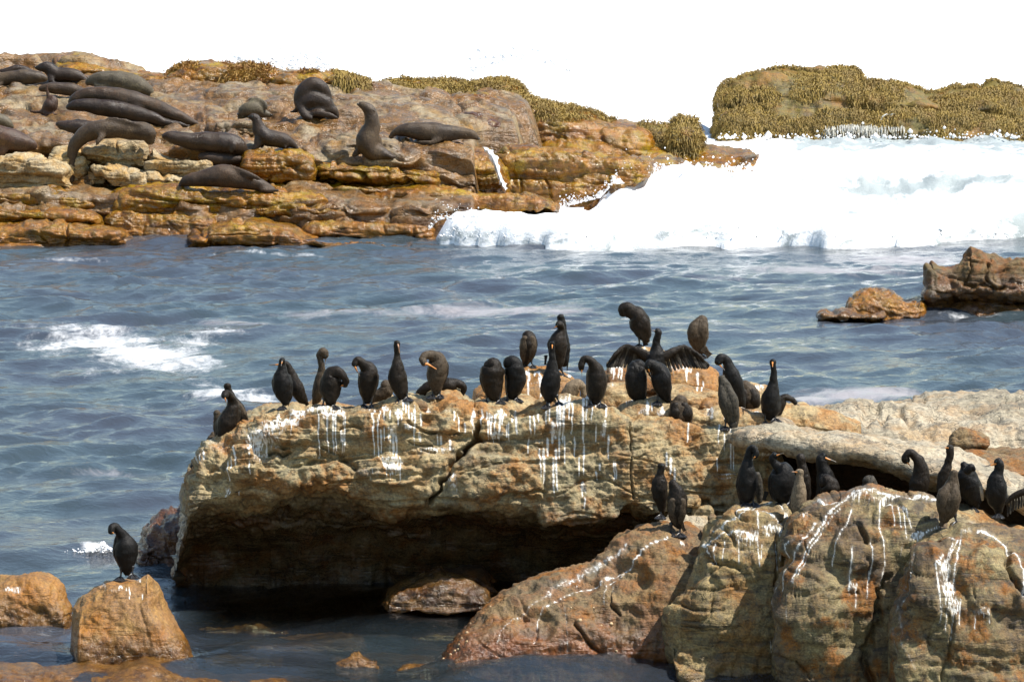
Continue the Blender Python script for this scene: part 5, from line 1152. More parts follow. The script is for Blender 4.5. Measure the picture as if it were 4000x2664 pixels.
BIRD_N = 0
bpy.context.view_layer.update()
DGR = bpy.context.evaluated_depsgraph_get()
def rock_Y(px, py):
    o_ = Vector((0, 0, H)); d = (Vector(P(px, py, 30.0)) - o_).normalized()
    hit, loc, n, i, ob, m_ = SC.ray_cast(DGR, o_, d)
    return loc.y if hit else None
def bird(label, view, Y, body, bill=None, legs=(), nt=4, face='f', mat='black', wmat=None, nmat=None, tail=None, gular=True, wings=True, bcol=None, extra=None, group='cormorants resting on the rocks', foot=True):
    """body: spine from the rump up and along the neck to the head (x, y, r, depth)"""
    global BIRD_N
    BIRD_N += 1
    x0, y0, s = view
    if legs:        # stand the feet on the stone under them
        hy = []
        for lg in legs:
            for oy in (1, 4, 8, 13):
                q = rock_Y(x0 + s * lg[1][0], y0 + s * lg[1][1] + oy)
                if q is not None and abs(q - Y) < .48: hy.append(q); break
        if hy: Y = min(hy) + .03
    C = W(view, body, Y)
    base = C[0, :3].copy(); base[2] = C[:, 2].min() - C[0, 3] * .5
    root = empty('cormorant', tuple(base))
    tag(root, label, 'bird', group)
    px2m = s * Y / F
    V, Tq = sweep(C, 46, 18, .92, caps=4, noise=.0075, nf=16, seed=BIRD_N * 3.1)
    mesh_np('body', V, Tq, PL[mat], root, tuple(base))
    nb = min(nt, len(body))
    tor = np.array([list(p[:3]) + [p[3] if len(p) > 3 else 0.0] for p in body[:nb]], float)
    if wings:
        wm = PL[wmat or mat]
        def wing(side, off, fr, depth, flat, lo=0, tipdrop=.55):
            pts = []
            sh = tor[-1]; n = len(tor)
            seq = list(range(n - 1, -1, -1))
            for q, k in enumerate(seq):
                f = q / max(1, n - 1)
                rr = tor[k][2]
                wv = math.sin(min(1, .25 + .75 * (1 - abs(f - .4) / .75)) * math.pi / 2)
                pts.append((tor[k][0] + side * off * rr, tor[k][1], max(rr * fr * wv, 4), tor[k][3] + depth * rr * px2m))
            e = np.array(pts[-1]); dlt = np.array(pts[-1]) - np.array(pts[-2])
            tip = e + dlt * tipdrop; tip[2] = 4
            pts.append(tuple(tip))
            Cw = W(view, pts, Y)
            Vw, Tw = sweep(Cw, 22, 10, flat, caps=3, noise=.005, nf=22, seed=BIRD_N)
            mesh_np('wing', Vw, Tw, wm, root, tuple(base))
        if face == 'f':
            wing(-1, .74, .38, .30, 1.5); wing(1, .74, .38, .30, 1.5)
        elif face == 'b':
            wing(-1, .40, .56, -.62, .6); wing(1, .40, .56, -.62, .6)
        elif face == 'r':
            wing(-1, .22, .68, -.60, .5); wing(-1, .22, .68, .60, .5)
        elif face == 'l':
            wing(1, .22, .68, -.60, .5); wing(1, .22, .68, .60, .5)
    if tail is not None:       # wedge of stiff feathers
        (xa, ya), (xb, yb), wa, wb = tail[:4]
        dd = tail[4] if len(tail) > 4 else .03
        for q in (-1, -.35, .35, 1):
            nx, ny = -(yb - ya), (xb - xa); L = math.hypot(nx, ny) + 1e-6; nx /= L; ny /= L
            Ct = W(view, [(xa + nx * q * wa * .5, ya + ny * q * wa * .5, wa * .42, dd), (.4 * xa + .6 * xb + nx * q * wb * .6, .4 * ya + .6 * yb + ny * q * wb * .6, wb * .42, dd), (xb + nx * q * wb * .85, yb + ny * q * wb * .85 - abs(q) * 0, wb * .30, dd)], Y)
            Vt, Tt = sweep(Ct, 8, 8, .3, caps=2)
            mesh_np('tail_feather', Vt, Tt, PL[wmat or mat], root, tuple(base))
    hd = C[-1]
    if bill is not None:
        (xa, ya), (xb, yb) = bill[0], bill[1]
        hdp = body[-1][3] if len(body[-1]) > 3 else 0.0
        d0 = hdp - (bill[2] if len(bill) > 2 else .01); d1 = hdp - (bill[3] if len(bill) > 3 else .02)
        L = math.hypot(xb - xa, yb - ya)
        r0 = min(max(12, L * .16), body[-1][2] * .55)
        dx, dy = (xb - xa), (yb - ya); nl = math.hypot(dx, dy) + 1e-6
        # base starts inside the head
        hx, hy = body[-1][0], body[-1][1]
        up_ = W(view, [((hx + xa) / 2, (hy + ya) / 2, r0 * .95, hdp), (xa, ya, r0 * .72, d0), (xa + dx * .55, ya + dy * .55, r0 * .42, (d0 + d1) / 2), (xb, yb, r0 * .30, d1)], Y)
        Vb, Tb = sweep(up_, 12, 10, .9, caps=2)
        bo = mesh_np('bill', Vb, Tb, bcol or M_HORN, root, tuple(base))
        # hooked tip
        ny, nx = (dx / nl, -dy / nl)
        hk = W(view, [(xb - dx * .05, yb - dy * .05, r0 * .26, d1), (xb + dx * .02 + nx * 0, yb + dy * .02 + r0 * .25, r0 * .14, d1 - .004)], Y)
        Vh, Th = sweep(hk, 5, 7, 1, caps=2)
        mesh_np('bill_hook', Vh, Th, M_HORN, bo, tuple(base))
        if gular:
            gp = W(view, [((hx * .45 + xa * .55), (hy * .45 + ya * .55) + r0 * .4, r0 * .85, (hdp + d0) / 2 - .012), (xa + dx * .10, ya + dy * .10 + r0 * .25, r0 * .62, d0 - .008), (xa + dx * .42, ya + dy * .42 + r0 * .12, r0 * .30, (d0 + d1) / 2 - .004)], Y)
            Vg, Tg = sweep(gp, 9, 9, .9, caps=3)
            mesh_np('throat_pouch', Vg, Tg, M_GULAR, root, tuple(base))
        er = body[-1][2] * .13
        eye = W(view, [((hx * .55 + xa * .45) + 2, (hy * .55 + ya * .45) - r0 * .7, er, hdp - body[-1][2] * px2m * .86), ((hx * .55 + xa * .45) - 2, (hy * .55 + ya * .45) - r0 * .7, er, hdp - body[-1][2] * px2m * .88)], Y)
        Ve, Te = sweep(eye, 4, 8, 1, caps=3)
        mesh_np('eye', Ve, Te, M_EYE, root, tuple(base))
    for lg in legs:
        (xa, ya), (xb, yb) = lg[0], lg[1]
        dd = lg[2] if len(lg) > 2 else -.02
        lw = .0085 / px2m
        Cl = W(view, [(xa, ya - 10, lw * 2.2, dd * .3), (xa + (xb - xa) * .5, ya + (yb - ya) * .45, lw, dd * .7), (xb, yb - lw, lw * .95, dd)], Y)
        Vl, Tl = sweep(Cl, 10, 8, 1, caps=2)
        lo = mesh_np('leg', Vl, Tl, M_LEG, root, tuple(base))
        if foot:
            # webbed foot: four toes and the web between them
            w0 = P(x0 + s * xb, y0 + s * yb, Y + dd)
            side = 1 if (xb > body[0][0]) else -1
            toes = []
            for a_ in (-.75, -.2, .35, .8):
                an = -math.pi / 2 + a_ + .15 * side
                Lg = .085 if abs(a_) < .7 else .07
                toes.append(w0 + np.array([math.cos(an) * Lg, math.sin(an) * Lg * .8, -.022]))
            Vf = []; Tf = []
            w1 = w0 + np.array([0, .0, .006])
            Vf = [w1] + [q + np.array([0, 0, .004]) for q in toes] + [w0 - np.array([0, 0, .004])] + [q - np.array([0, 0, .006]) for q in toes]
            for q in (1, 2, 3): Tf += [(0, q, q + 1), (5, 5 + q + 1, 5 + q)]
            for q in (1, 2, 3): Tf += [(q, 5 + q, 6 + q), (q, 6 + q, q + 1)]
            Tf += [(0, 5, 6), (0, 6, 1), (0, 4, 9), (0, 9, 5)]
            fo = mesh_np('webbed_foot', np.array(Vf), np.array(Tf), M_LEG, lo, tuple(base), smooth=False)
            for q in toes:
                Vt, Tt = sweep(np.array([[*w1, .006], [*((w1 + q) / 2 + np.array([0, 0, .004])), .0055], [*q, .0045]]), 6, 6, 1, caps=2)
                # toes are part of the foot mesh
                me = fo.data
                Vf = np.vstack([np.array([v.co for v in me.vertices]) + base, Vt]); n0 = len(me.vertices)
                Tf = np.vstack([np.array([p.vertices[:] for p in me.polygons]), Tt + n0])
                nm = bpy.data.meshes.new('webbed_foot')
                nm.from_pydata([tuple(v - base) for v in Vf], [], [tuple(map(int, t_)) for t_ in Tf])
                nm.materials.append(M_LEG); fo.data = nm; bpy.data.meshes.remove(me)
    if extra: extra(root, base)
    return root

A = (750, 1250, .3189); B = (1350, 1250, .2551); C_ = (1800, 1150, .29968); D = (2300, 1150, .38271)
E = (2450, 1650, .3397); FV = (3200, 1650, .3397); G = (300, 1900, .2551)
YT = 29.25   # front edge of the main rock

# --- left end of the main rock
bird('black cormorant at the left end with its bill tucked down on its chest', A, 29.45, [(350, 1480, 50), (395, 1370, 100), (440, 1250, 132), (490, 1110, 98), (498, 1010, 66), (462, 930, 50, -.04), (415, 900, 50, -.08), (398, 935, 42, -.13)], ((408, 965), (424, 1035), .02, .03), mat='dark', face='f')
bird('cormorant standing behind the left end bird, only its rounded nape and brown flank showing', A, 29.85, [(600, 1360, 50), (605, 1240, 88), (575, 1110, 84), (515, 990, 58), (470, 910, 46), (440, 850, 46), (430, 806, 46)], None, mat='dark', wmat='brown', face='b')
bird('brownish cormorant with an orange bill half hidden at the far left of the main rock', A, 29.75, [(335, 1430, 50), (330, 1320, 70), (320, 1230, 62), (308, 1160, 48), (305, 1135, 46)], ((288, 1180), (258, 1256)), nt=3, mat='brown', face='l', bcol=M_PINK)
bird('hunched cormorant lowest on the left shoulder of the main rock', A, 29.85, [(160, 1580, 34), (215, 1520, 60), (258, 1450, 64), (275, 1405, 50)], None, nt=3, mat='brown', face='b')
bird('cormorant hidden behind the left face of the main rock with only tail tips showing', MR, 29.9, [(380, 640, 60), (360, 700, 70), (340, 730, 40)], None, nt=2, mat='black', wings=False, tail=((345, 690), (283, 755), 14, 9, 0.0))
# --- pair: black front facing, brown behind
bird('black cormorant facing the viewer with its head drawn in', A, 29.3, [(1150, 1010, 50), (1130, 930, 96), (1108, 800, 120), (1098, 690, 104), (1102, 600, 62), (1106, 530, 44), (1104, 495, 42, -.02)], ((1102, 510), (1092, 560), .05, .09), legs=(((1140, 950), (1115, 1060)),), mat='black', face='f')
bird('cormorant leaning left behind the black one, its tail reaching down to the right', A, 29.75, [(1395, 1010, 34), (1345, 950, 72), (1272, 820, 92), (1222, 700, 76), (1190, 610, 52), (1170, 560, 48), (1130, 538, 42)], ((1070, 542), (948, 552)), mat='dark', wmat='black', face='r', tail=((1380, 980), (1415, 1040), 40, 22))
# --- preening pair
bird('pale necked cormorant with its bill pressed down against its neck', A, 29.8, [(1490, 1020, 24), (1530, 950, 62), (1555, 820, 78), (1582, 700, 66), (1590, 610, 46), (1572, 500, 40), (1572, 420, 50), (1612, 398, 58), (1630, 440, 48)], ((1640, 470), (1625, 545)), mat='brown', face='l', gular=False)
bird('cormorant bending its neck right and preening under its wing', A, 29.3, [(1695, 1010, 64), (1695, 900, 112), (1700, 770, 122), (1710, 665, 98), (1775, 640, 72, -.02), (1850, 682, 52, -.03), (1882, 745, 44, -.02), (1864, 790, 42)], ((1838, 795), (1802, 832), .02, .0), legs=(((1620, 950), (1605, 1045)), ((1750, 950), (1740, 1050))), mat='dark', face='f')
bird('cormorant facing the viewer with its orange bill hanging to the left', B, 29.3, [(330, 1240, 60), (332, 1130, 104), (345, 985, 142), (352, 850, 156), (335, 745, 128), (270, 680, 80, -.02), (210, 622, 64, -.03), (160, 622, 58, -.04), (140, 680, 50, -.05)], ((152, 735), (212, 850), .01, .0), legs=(((275, 1180), (275, 1300)), ((395, 1180), (395, 1305))), mat='dark', face='f')
bird('brown cormorant sitting hunched between two standing ones', B, 29.85, [(430, 1235, 60), (520, 1170, 100), (615, 1090, 112), (640, 1015, 92), (600, 985, 78)], None, nt=3, mat='brown', face='l')
bird('tall upright cormorant with a long straight neck and bill pointing down', B, 29.3, [(860, 1200, 62), (845, 1090, 104), (800, 925, 134), (790, 785, 124), (792, 665, 90), (788, 560, 54), (784, 460, 46), (785, 390, 48), (786, 345, 46)], ((806, 395), (826, 505), .05, .05), legs=(((770, 1100), (800, 1240)), ((925, 1090), (945, 1190))), mat='dark', face='f', bcol=M_PINK, gular=False)
bird('brown cormorant doubled over with its yellow bill laid across its breast', B, 29.25, [(1395, 1100, 62), (1390, 985, 112), (1400, 855, 148), (1420, 705, 148), (1400, 592, 116), (1315, 540, 76, -.02), (1220, 540, 64, -.05), (1178, 600, 52, -.08), (1202, 662, 50, -.11)], ((1240, 665), (1388, 752), .0, .0), legs=(((1330, 1040), (1330, 1155)), ((1450, 1020), (1445, 1150))), nt=5, mat='brown', wmat='dark', face='f', bcol=M_GULAR)
bird('cormorant crouching behind the doubled over one, its neck hooped down to the right', B, 29.8, [(1075, 1215, 26), (1130, 1130, 66), (1240, 1060, 104), (1440, 1010, 122), (1600, 1000, 128), (1705, 972, 76), (1775, 1005, 62), (1808, 1062, 50), (1780, 1128, 40)], ((1755, 1130), (1702, 1155)), nt=5, mat='dark', wmat='black', face='f', wings=False)
# --- middle group
bird('black cormorant with its head buried in its back, left of two hunched ones', C_, 29.3, [(455, 1380, 56), (420, 1260, 112), (400, 1110, 142), (412, 985, 152), (415, 925, 112), (365, 935, 84)], None, legs=(((340, 1300), (335, 1390)), ((500, 1300), (510, 1385))), mat='dark', face='f')
bird('black cormorant with a glossy ruffled breast, right of two hunched ones', C_, 29.3, [(675, 1340, 56), (690, 1250, 102), (710, 1110, 127), (702, 990, 132), (680, 900, 110), (620, 890, 88)], None, legs=(((610, 1290), (600, 1370)), ((720, 1290), (735, 1360))), mat='black', face='f')
bird('cormorant standing on the orange stone with its head folded onto its back', C_, 30.25, [(835, 915, 36), (860, 805, 96), (880, 685, 120), (882, 575, 106), (872, 530, 76)], None, legs=(((915, 850), (930, 925)), ((820, 880), (830, 940))), nt=4, mat='dark', wmat='brown', face='b', tail=((845, 890), (815, 960), 30, 16))
bird('cormorant looking left with a hooked orange bill, in front of a taller one', C_, 30.0, [(1220, 960, 50), (1255, 900, 84), (1258, 780, 112), (1262, 645, 132), (1290, 525, 86), (1310, 455, 55), (1292, 398, 54, -.02), (1268, 395, 46, -.03)], ((1245, 415), (1186, 455)), legs=(((1240, 930), (1250, 1010)), ((1300, 960), (1345, 1065))), mat='dark', wmat='black', face='r', tail=((1110, 800), (1100, 915), 26, 14, -.05))
bird('cormorant hidden behind the bird looking left, only its head rising above', C_, 30.8, [(1345, 900, 60), (1335, 720, 84), (1332, 570, 72), (1325, 430, 52), (1310, 335, 50), (1298, 292, 46)], None, nt=3, mat='black', face='f')
bird('slim black cormorant facing the viewer with a bright orange throat', C_, 29.3, [(1150, 1390, 52), (1158, 1260, 112), (1180, 1110, 122), (1190, 965, 86), (1190, 855, 54), (1190, 745, 40), (1192, 668, 38), (1190, 640, 35)], ((1192, 672), (1190, 705), .05, .11), legs=(((1110, 1340), (1125, 1445)), ((1250, 1330), (1275, 1405))), nt=3, mat='black', face='f', bcol=M_GULAR)
bird('light brown cormorant curled up low with its head tucked to the right', C_, 29.7, [(1330, 1395, 60), (1395, 1310, 96), (1460, 1225, 100), (1530, 1180, 78), (1592, 1215, 44), (1603, 1300, 40), (1580, 1365, 28)], None, nt=4, mat='pale', wmat='brown', face='f', wings=False)
bird('brown breasted cormorant curving its neck over to the left', C_, 29.3, [(1765, 1390, 64), (1760, 1285, 112), (1770, 1125, 128), (1762, 1005, 116), (1722, 912, 72, -.02), (1660, 850, 50, -.03), (1603, 850, 48, -.03), (1574, 910, 46, -.04), (1575, 970, 36, -.04)], ((1576, 990), (1580, 1065)), legs=(((1690, 1350), (1680, 1430)), ((1810, 1350), (1820, 1425))), mat='dark', wmat='brown', face='f')
# --- heap
bird('cormorant on the white capped stone with its bill tucked into its breast', D, 31.2, [(585, 470, 40), (570, 420, 74), (530, 318, 108), (492, 220, 97), (440, 180, 76), (392, 140, 64), (352, 150, 56), (352, 195, 46)], ((366, 205), (388, 238)), legs=(((515, 440), (515, 512)),), mat='dark', face='l', tail=((565, 440), (580, 520), 40, 24))
bird('brown cormorant with no head showing and a fanned dark tail, furthest right on the heap', D, 31.4, [(1130, 560, 62), (1112, 445, 106), (1122, 352, 107), (1150, 283, 76), (1162, 258, 56)], None, nt=4, legs=(((1150, 560), (1150, 620)),), mat='brown', wmat='brown', face='b', tail=((1170, 560), (1235, 625), 50, 28, -.06))

def spread_wings(root, base):
    Y = 30.6
    for sgn, arm in ((-1, [(610, 640), (520, 585), (440, 555), (385, 535), (330, 560), (270, 610), (215, 680)]), (1, [(760, 640), (850, 590), (920, 555), (985, 545), (1050, 575), (1120, 620), (1170, 670)])):
        Cw = W(D, [(x, y, r, dz) for (x, y), r, dz in zip(arm, (54, 44, 36, 30, 25, 20, 14), (-.02, 0, .03, .05, .03, 0, -.02))], Y)
        Va, Ta = sweep(Cw, 26, 10, .6, caps=3, noise=.006, nf=25)
        wo = mesh_np('wing', Va, Ta, PL['dark'], root, tuple(base))
        a = np.array(arm, float)
        n = 17
        tips_l = [(600, 790), (560, 775), (520, 765), (480, 755), (440, 745), (400, 742), (365, 740), (330, 738), (300, 738), (270, 740), (245, 742), (222, 745), (205, 745), (192, 742), (184, 735), (182, 722), (184, 705)]
        tips_r = [(800, 800), (840, 785), (880, 770), (915, 755), (950, 745), (985, 742), (1015, 740), (1045, 742), (1075, 745), (1105, 748), (1130, 750), (1155, 755), (1178, 757), (1198, 757), (1212, 752), (1224, 738), (1228, 722)]
        tips = tips_l if sgn < 0 else tips_r
        for k in range(n):
            f = k / (n - 1)
            q = f * (len(arm) - 1); i = min(int(q), len(arm) - 2); t = q - i
            p = a[i] * (1 - t) + a[i + 1] * t
            tx, ty = tips[k]
            w_ = 20 if k < 10 else 15
            Cf = W(D, [(p[0], p[1] + 6, w_ * .7, .02), ((p[0] + tx) / 2 - sgn * 4, (p[1] + ty) / 2, w_, .03 + .004 * (k % 2)), (tx, ty, w_ * .62, .0)], Y)
            Vf, Tf = sweep(Cf, 9, 8, .16, flat_dir=(0, 1, 0), caps=2, cap_len=.9)
            mesh_np('flight_feather', Vf, Tf, PL['grey' if k % 3 == 1 else 'dark'], wo, tuple(base))
bird('cormorant holding both wings spread wide to dry', D, 30.6, [(670, 800, 70), (672, 700, 112), (690, 610, 92), (690, 545, 56), (688, 480, 40), (704, 425, 36), (708, 385, 35), (694, 374, 30)], ((672, 372), (648, 366)), nt=3, mat='black', face='b', wings=False, gular=False, extra=spread_wings)
bird('black cormorant seen from behind, below the spread left wing', D, 29.75, [(525, 1090, 50), (492, 985, 102), (480, 855, 112), (490, 765, 100), (520, 725, 70)], None, nt=4, mat='black', face='b', tail=((575, 1000), (580, 1090), 20, 12))
bird('black cormorant with an orange bill turned down, below the spread right wing', D, 29.75, [(810, 1075, 36), (772, 1000, 76), (742, 885, 107), (725, 795, 96), (672, 735, 60, -.02), (622, 710, 48, -.03), (605, 742, 40, -.04)], ((612, 768), (632, 818)), legs=(((705, 1010), (700, 1095)),), mat='black', face='l', tail=((790, 1040), (830, 1100), 36, 22))
bird('brown naped cormorant crouching low behind the rock edge', D, 29.55, [(960, 1330, 96), (942, 1225, 126), (930, 1135, 106), (940, 1082, 70)], None, nt=3, mat='brown', wmat='dark', face='b')
bird('glossy black cormorant arching its neck with a red based bill', D, 29.9, [(1570, 1150, 36), (1525, 1040, 76), (1482, 905, 95), (1452, 805, 85), (1425, 725, 60), (1392, 662, 48), (1346, 646, 46, -.02), (1320, 692, 42, -.03)], ((1340, 722), (1386, 772)), mat='black', face='l')
bird('grey backed cormorant facing away with its tail over the rock edge', D, 29.2, [(1480, 1345, 44), (1455, 1225, 86), (1422, 1085, 102), (1386, 945, 66), (1362, 875, 44), (1356, 850, 34)], None, nt=4, mat='grey', wmat='grey', face='b', tail=((1478, 1320), (1520, 1445), 40, 26, -.05), legs=(((1400, 1290), (1392, 1350)),))
bird('brown backed cormorant stooping behind the arched black one', D, 30.1, [(1645, 1190, 66), (1645, 1095, 114), (1622, 995, 102), (1592, 925, 62)], None, nt=3, mat='brown', wmat='dark', face='b', legs=(((1610, 1150), (1612, 1205)), ((1700, 1150), (1702, 1225))))
bird('slender cormorant looking straight out, orange throated, at the right end of the main rock', D, 29.45, [(1850, 1250, 48), (1860, 1175, 90), (1860, 1050, 96), (1880, 935, 60), (1886, 835, 38), (1884, 745, 31), (1880, 698, 35), (1878, 682, 32)], ((1874, 700), (1876, 740), .04, .08), legs=(((1805, 1200), (1800, 1300)), ((1900, 1195), (1900, 1268))), nt=3, mat='black', face='f', bcol=M_GULAR)
bird('cormorant reaching its neck out low to the right behind the slender one', D, 29.9, [(1935, 1200, 46), (1958, 1110, 60), (1990, 1055, 42), (2055, 1065, 32), (2110, 1108, 26)], ((2125, 1118), (2150, 1135)), nt=2, mat='dark', wings=False, gular=False, face='f')
# --- on the sloping boulder
bird('cormorant standing behind, its head turned right, on the sloping boulder', E, 28.1, [(405, 1010, 36), (390, 905, 72), (370, 785, 97), (370, 685, 90), (382, 595, 50), (392, 525, 45), (388, 496, 43)], ((412, 505), (432, 522)), nt=4, mat='dark', face='l', gular=False, legs=(((390, 990), (388, 1065)),))
bird('brown mottled cormorant seen from behind in front of another on the sloping boulder', E, 27.75, [(600, 1190, 46), (580, 1140, 72), (572, 1040, 107), (576, 905, 120), (560, 795, 90), (532, 722, 60), (520, 692, 46)], None, nt=4, mat='dark', wmat='brown', face='b', legs=(((505, 1170), (505, 1270)), ((610, 1180), (605, 1275))), tail=((620, 1160), (660, 1245), 36, 20))
# --- on the white splashed boulder
bird('cormorant curling its neck to the right above the white splashed boulder', E, 27.25, [(1350, 910, 56), (1370, 850, 92), (1380, 725, 118), (1380, 595, 106), (1385, 475, 70), (1392, 385, 48), (1412, 315, 43), (1455, 302, 44, -.02), (1482, 352, 38, -.03), (1470, 388, 32, -.04)], ((1462, 396), (1440, 435)), nt=4, mat='black', face='f', legs=(((1350, 880), (1355, 925)), ((1440, 870), (1450, 925))), tail=((1340, 870), (1310, 940), 36, 20))
bird('grey cormorant hidden behind the one with the curled neck', E, 27.55, [(1520, 900, 36), (1520, 800, 42), (1505, 680, 48), (1490, 600, 40)], None, nt=3, mat='grey', face='b', wings=False)
bird('broad black cormorant looking up to the right on the white splashed boulder', E, 27.3, [(1790, 920, 60), (1775, 820, 128), (1785, 670, 150), (1790, 560, 120), (1735, 510, 62), (1690, 470, 42), (1672, 415, 44), (1695, 375, 44)], ((1722, 374), (1796, 352)), nt=4, mat='black', face='f', legs=(((1730, 870), (1738, 930)), ((1860, 870), (1870, 925))), tail=((1600, 800), (1575, 890), 30, 20))
bird('black cormorant with a greyish nape at the mouth of the cave', E, 27.95, [(2020, 900, 80), (2020, 760, 96), (2020, 620, 84), (2012, 510, 56), (1998, 430, 52), (1988, 395, 50)], None, nt=3, mat='dark', face='b')
bird('pale brown young cormorant with a pink bill, in front of the others', E, 27.1, [(1950, 1080, 40), (1965, 960, 84), (1978, 810, 86), (1980, 700, 62), (1980, 620, 45), (1986, 566, 43)], ((1950, 568), (1894, 566)), nt=3, mat='pale', face='f', wmat='brown', bcol=M_PINK)
bird('cormorant in the cave with its orange bill pointing right', FV, 28.2, [(70, 900, 120), (85, 770, 120), (72, 630, 110), (42, 520, 76), (22, 430, 68), (48, 385, 48)], ((80, 410), (190, 452)), nt=3, mat='black', face='r')
bird('hunched cormorant crouching in front of the one with its bill pointing right', FV, 27.75, [(120, 860, 90), (118, 760, 118), (90, 690, 100), (50, 690, 70)], None, nt=2, mat='dark', face='l', wings=False)
bird('grey cormorant asleep with its head sunk, in the middle of the cave', FV, 27.8, [(650, 830, 80), (600, 760, 90), (570, 680, 88), (560, 665, 70)], None, nt=2, mat='grey', face='b', wings=False)
bird('cormorant bending its neck into a hoop before the dark cave', FV, 27.6, [(1120, 860, 90), (1150, 710, 116), (1170, 590, 102), (1152, 460, 76), (1100, 385, 55), (1040, 348, 48), (992, 392, 45), (1002, 442, 42)], ((1022, 468), (1064, 522)), nt=3, mat='dark', face='l')
bird('cormorant with a tall straight neck looking left above the dark ledge', FV, 27.4, [(1435, 760, 90), (1450, 600, 78), (1480, 480, 50), (1505, 390, 42), (1506, 318, 45), (1495, 286, 41)], ((1470, 290), (1404, 284)), nt=2, mat='dark', face='l')
bird('black hunched cormorant with two bumps at its top and a pale wing edge', FV, 27.15, [(1800, 960, 44), (1770, 890, 92), (1735, 760, 132), (1700, 630, 126), (1688, 540, 92), (1662, 482, 42)], None, mat='black', face='f', legs=(((1770, 930), (1775, 985)),), tail=((1810, 920), (1850, 1000), 36, 20),
     extra=lambda root, base: (mesh_np('shoulder_hump', *sweep(W(FV, [(1700, 560, 50, .03), (1745, 515, 46, .02), (1775, 540, 30, .02)], 27.15), 12, 10, 1), PL['black'], root, tuple(base)), mesh_np('pale_feather', *sweep(W(FV, [(1855, 740, 14, -.05), (1872, 820, 22, -.06), (1880, 890, 14, -.05)], 27.15), 9, 8, .3), M_GAPE, root, tuple(base))))
bird('cormorant in profile with a pale hooked bill, furthest right in the row', FV, 27.05, [(2060, 1010, 54), (2045, 890, 114), (2040, 765, 126), (2042, 645, 100), (2062, 555, 60), (2068, 482, 58), (2052, 450, 50)], ((2015, 478), (1906, 505)), nt=4, mat='black', face='l', legs=(((2060, 990), (2060, 1055)),))
bird('brown backed cormorant facing away on top of the nearest boulder', FV, 26.2, [(1440, 1110, 60), (1470, 1000, 122), (1488, 860, 144), (1525, 728, 90), (1545, 625, 50), (1546, 578, 43)], None, nt=4, mat='brown', wmat='brown', face='b', tail=((1430, 1090), (1400, 1190), 44, 26, -.02), legs=(((1560, 1070), (1575, 1145)),))
def edge_wing(root, base):
    wo = mesh_np('wing', *sweep(W(FV, [(2480, 800, 50), (2350, 800, 44), (2230, 850, 36), (2150, 930, 20)], 26.9), 16, 10, .5), PL['dark'], root, tuple(base))
    for k in range(11):
        x = 2165 + k * 32; y = np.interp(x, [2150, 2230, 2350, 2480], [925, 855, 805, 800])
        mesh_np('flight_feather', *sweep(W(FV, [(x, y, 12), (x + 4, y + 80, 15, .01), (x + 2 - k, y + 165 - 2 * k, 9)], 26.9), 8, 8, .18, flat_dir=(0, 1, 0)), PL['grey' if k % 2 else 'dark'], wo, tuple(base))
bird('cormorant drying its striped grey wing, cut off by the right edge', FV, 26.9, [(2560, 1040, 60), (2540, 930, 110), (2530, 800, 120), (2530, 680, 80), (2530, 600, 45)], None, nt=4, mat='dark', face='f', wings=False, extra=edge_wing)
# --- alone
bird('lone cormorant preening on the tall orange brown boulder in the water', G, 27.5, [(770, 1320, 56), (762, 1215, 112), (746, 1030, 172), (742, 890, 166), (702, 768, 112), (642, 685, 76, -.02), (592, 615, 66, -.03), (540, 625, 60, -.05), (530, 695, 50, -.07)], ((556, 705), (582, 722), .02, .03), mat='black', face='f', nt=5, nmat=None, legs=(((685, 1260), (672, 1385)), ((850, 1240), (852, 1345))))

# ------------------------------------------------------------------ fur seals
def fur(name, a, b, c, rough=.5):
    s = NT(name)
    col = s.mix(s.rng(s.noise(2.6, 4, .6), .38, .62), a, b)
    col = s.mix(s.math('MULTIPLY', s.rng(s.noise(5.5, 4, .65, off=4), .52, .68), .8), col, c)
    g = s.noise(1.0, 4, .7, vec=s.scaled(s.pos(), (45, 45, 30)))
    hs = s.n('ShaderNodeHueSaturation'); s.l(col, hs.inputs['Color']); s.l(s.rng(g, .3, .7, .5, 1.15), hs.inputs['Value'])
    s.l(hs.outputs[0], s.b.inputs['Base Color'])
    s.l(s.rng(s.noise(1.9, 2, .5, off=8), .4, .6, rough - .12, rough + .1), s.b.inputs['Roughness'])
    s.b.inputs['Specular IOR Level'].default_value = .32
    s.b.inputs['Sheen Weight'].default_value = .0
    s.b.inputs['Sheen Roughness'].default_value = .4
    bp = s.n('ShaderNodeBump'); bp.inputs['Strength'].default_value = .6; bp.inputs['Distance'].default_value = .02
    s.l(s.math('ADD', g, s.math('MULTIPLY', s.noise(9, 3, .6, off=2), .9)), bp.inputs['Height']); s.l(bp.outputs[0], s.b.inputs['Normal'])
    return s.m
FUR = dict(
    dark=fur('dark_wet_fur', (.028, .016, .009), (.044, .026, .014), (.018, .011, .007), .38),
    brown=fur('brown_fur', (.062, .036, .018), (.042, .025, .014), (.09, .048, .022)),
    red=fur('red_brown_fur', (.085, .040, .020), (.055, .030, .018), (.12, .065, .028)),
    olive=fur('olive_grey_fur', (.115, .092, .055), (.080, .062, .038), (.15, .125, .075)),
    grey=fur('grey_brown_fur', (.075, .047, .024), (.046, .029, .016), (.105, .070, .036)))
M_NOSE = flat_mat('seal_nose', (.012, .011, .011), .25)
bpy.context.view_layer.update()
DG = bpy.context.evaluated_depsgraph_get()
CAMV = Vector((0, 0, H))
def ground_Y(px, py, default=None):
    q = P(px, py, 60.0); d = (Vector(q) - CAMV).normalized()
    hit, loc, n, i, ob, m_ = SC.ray_cast(DG, CAMV, d)
    return loc.y if hit else default

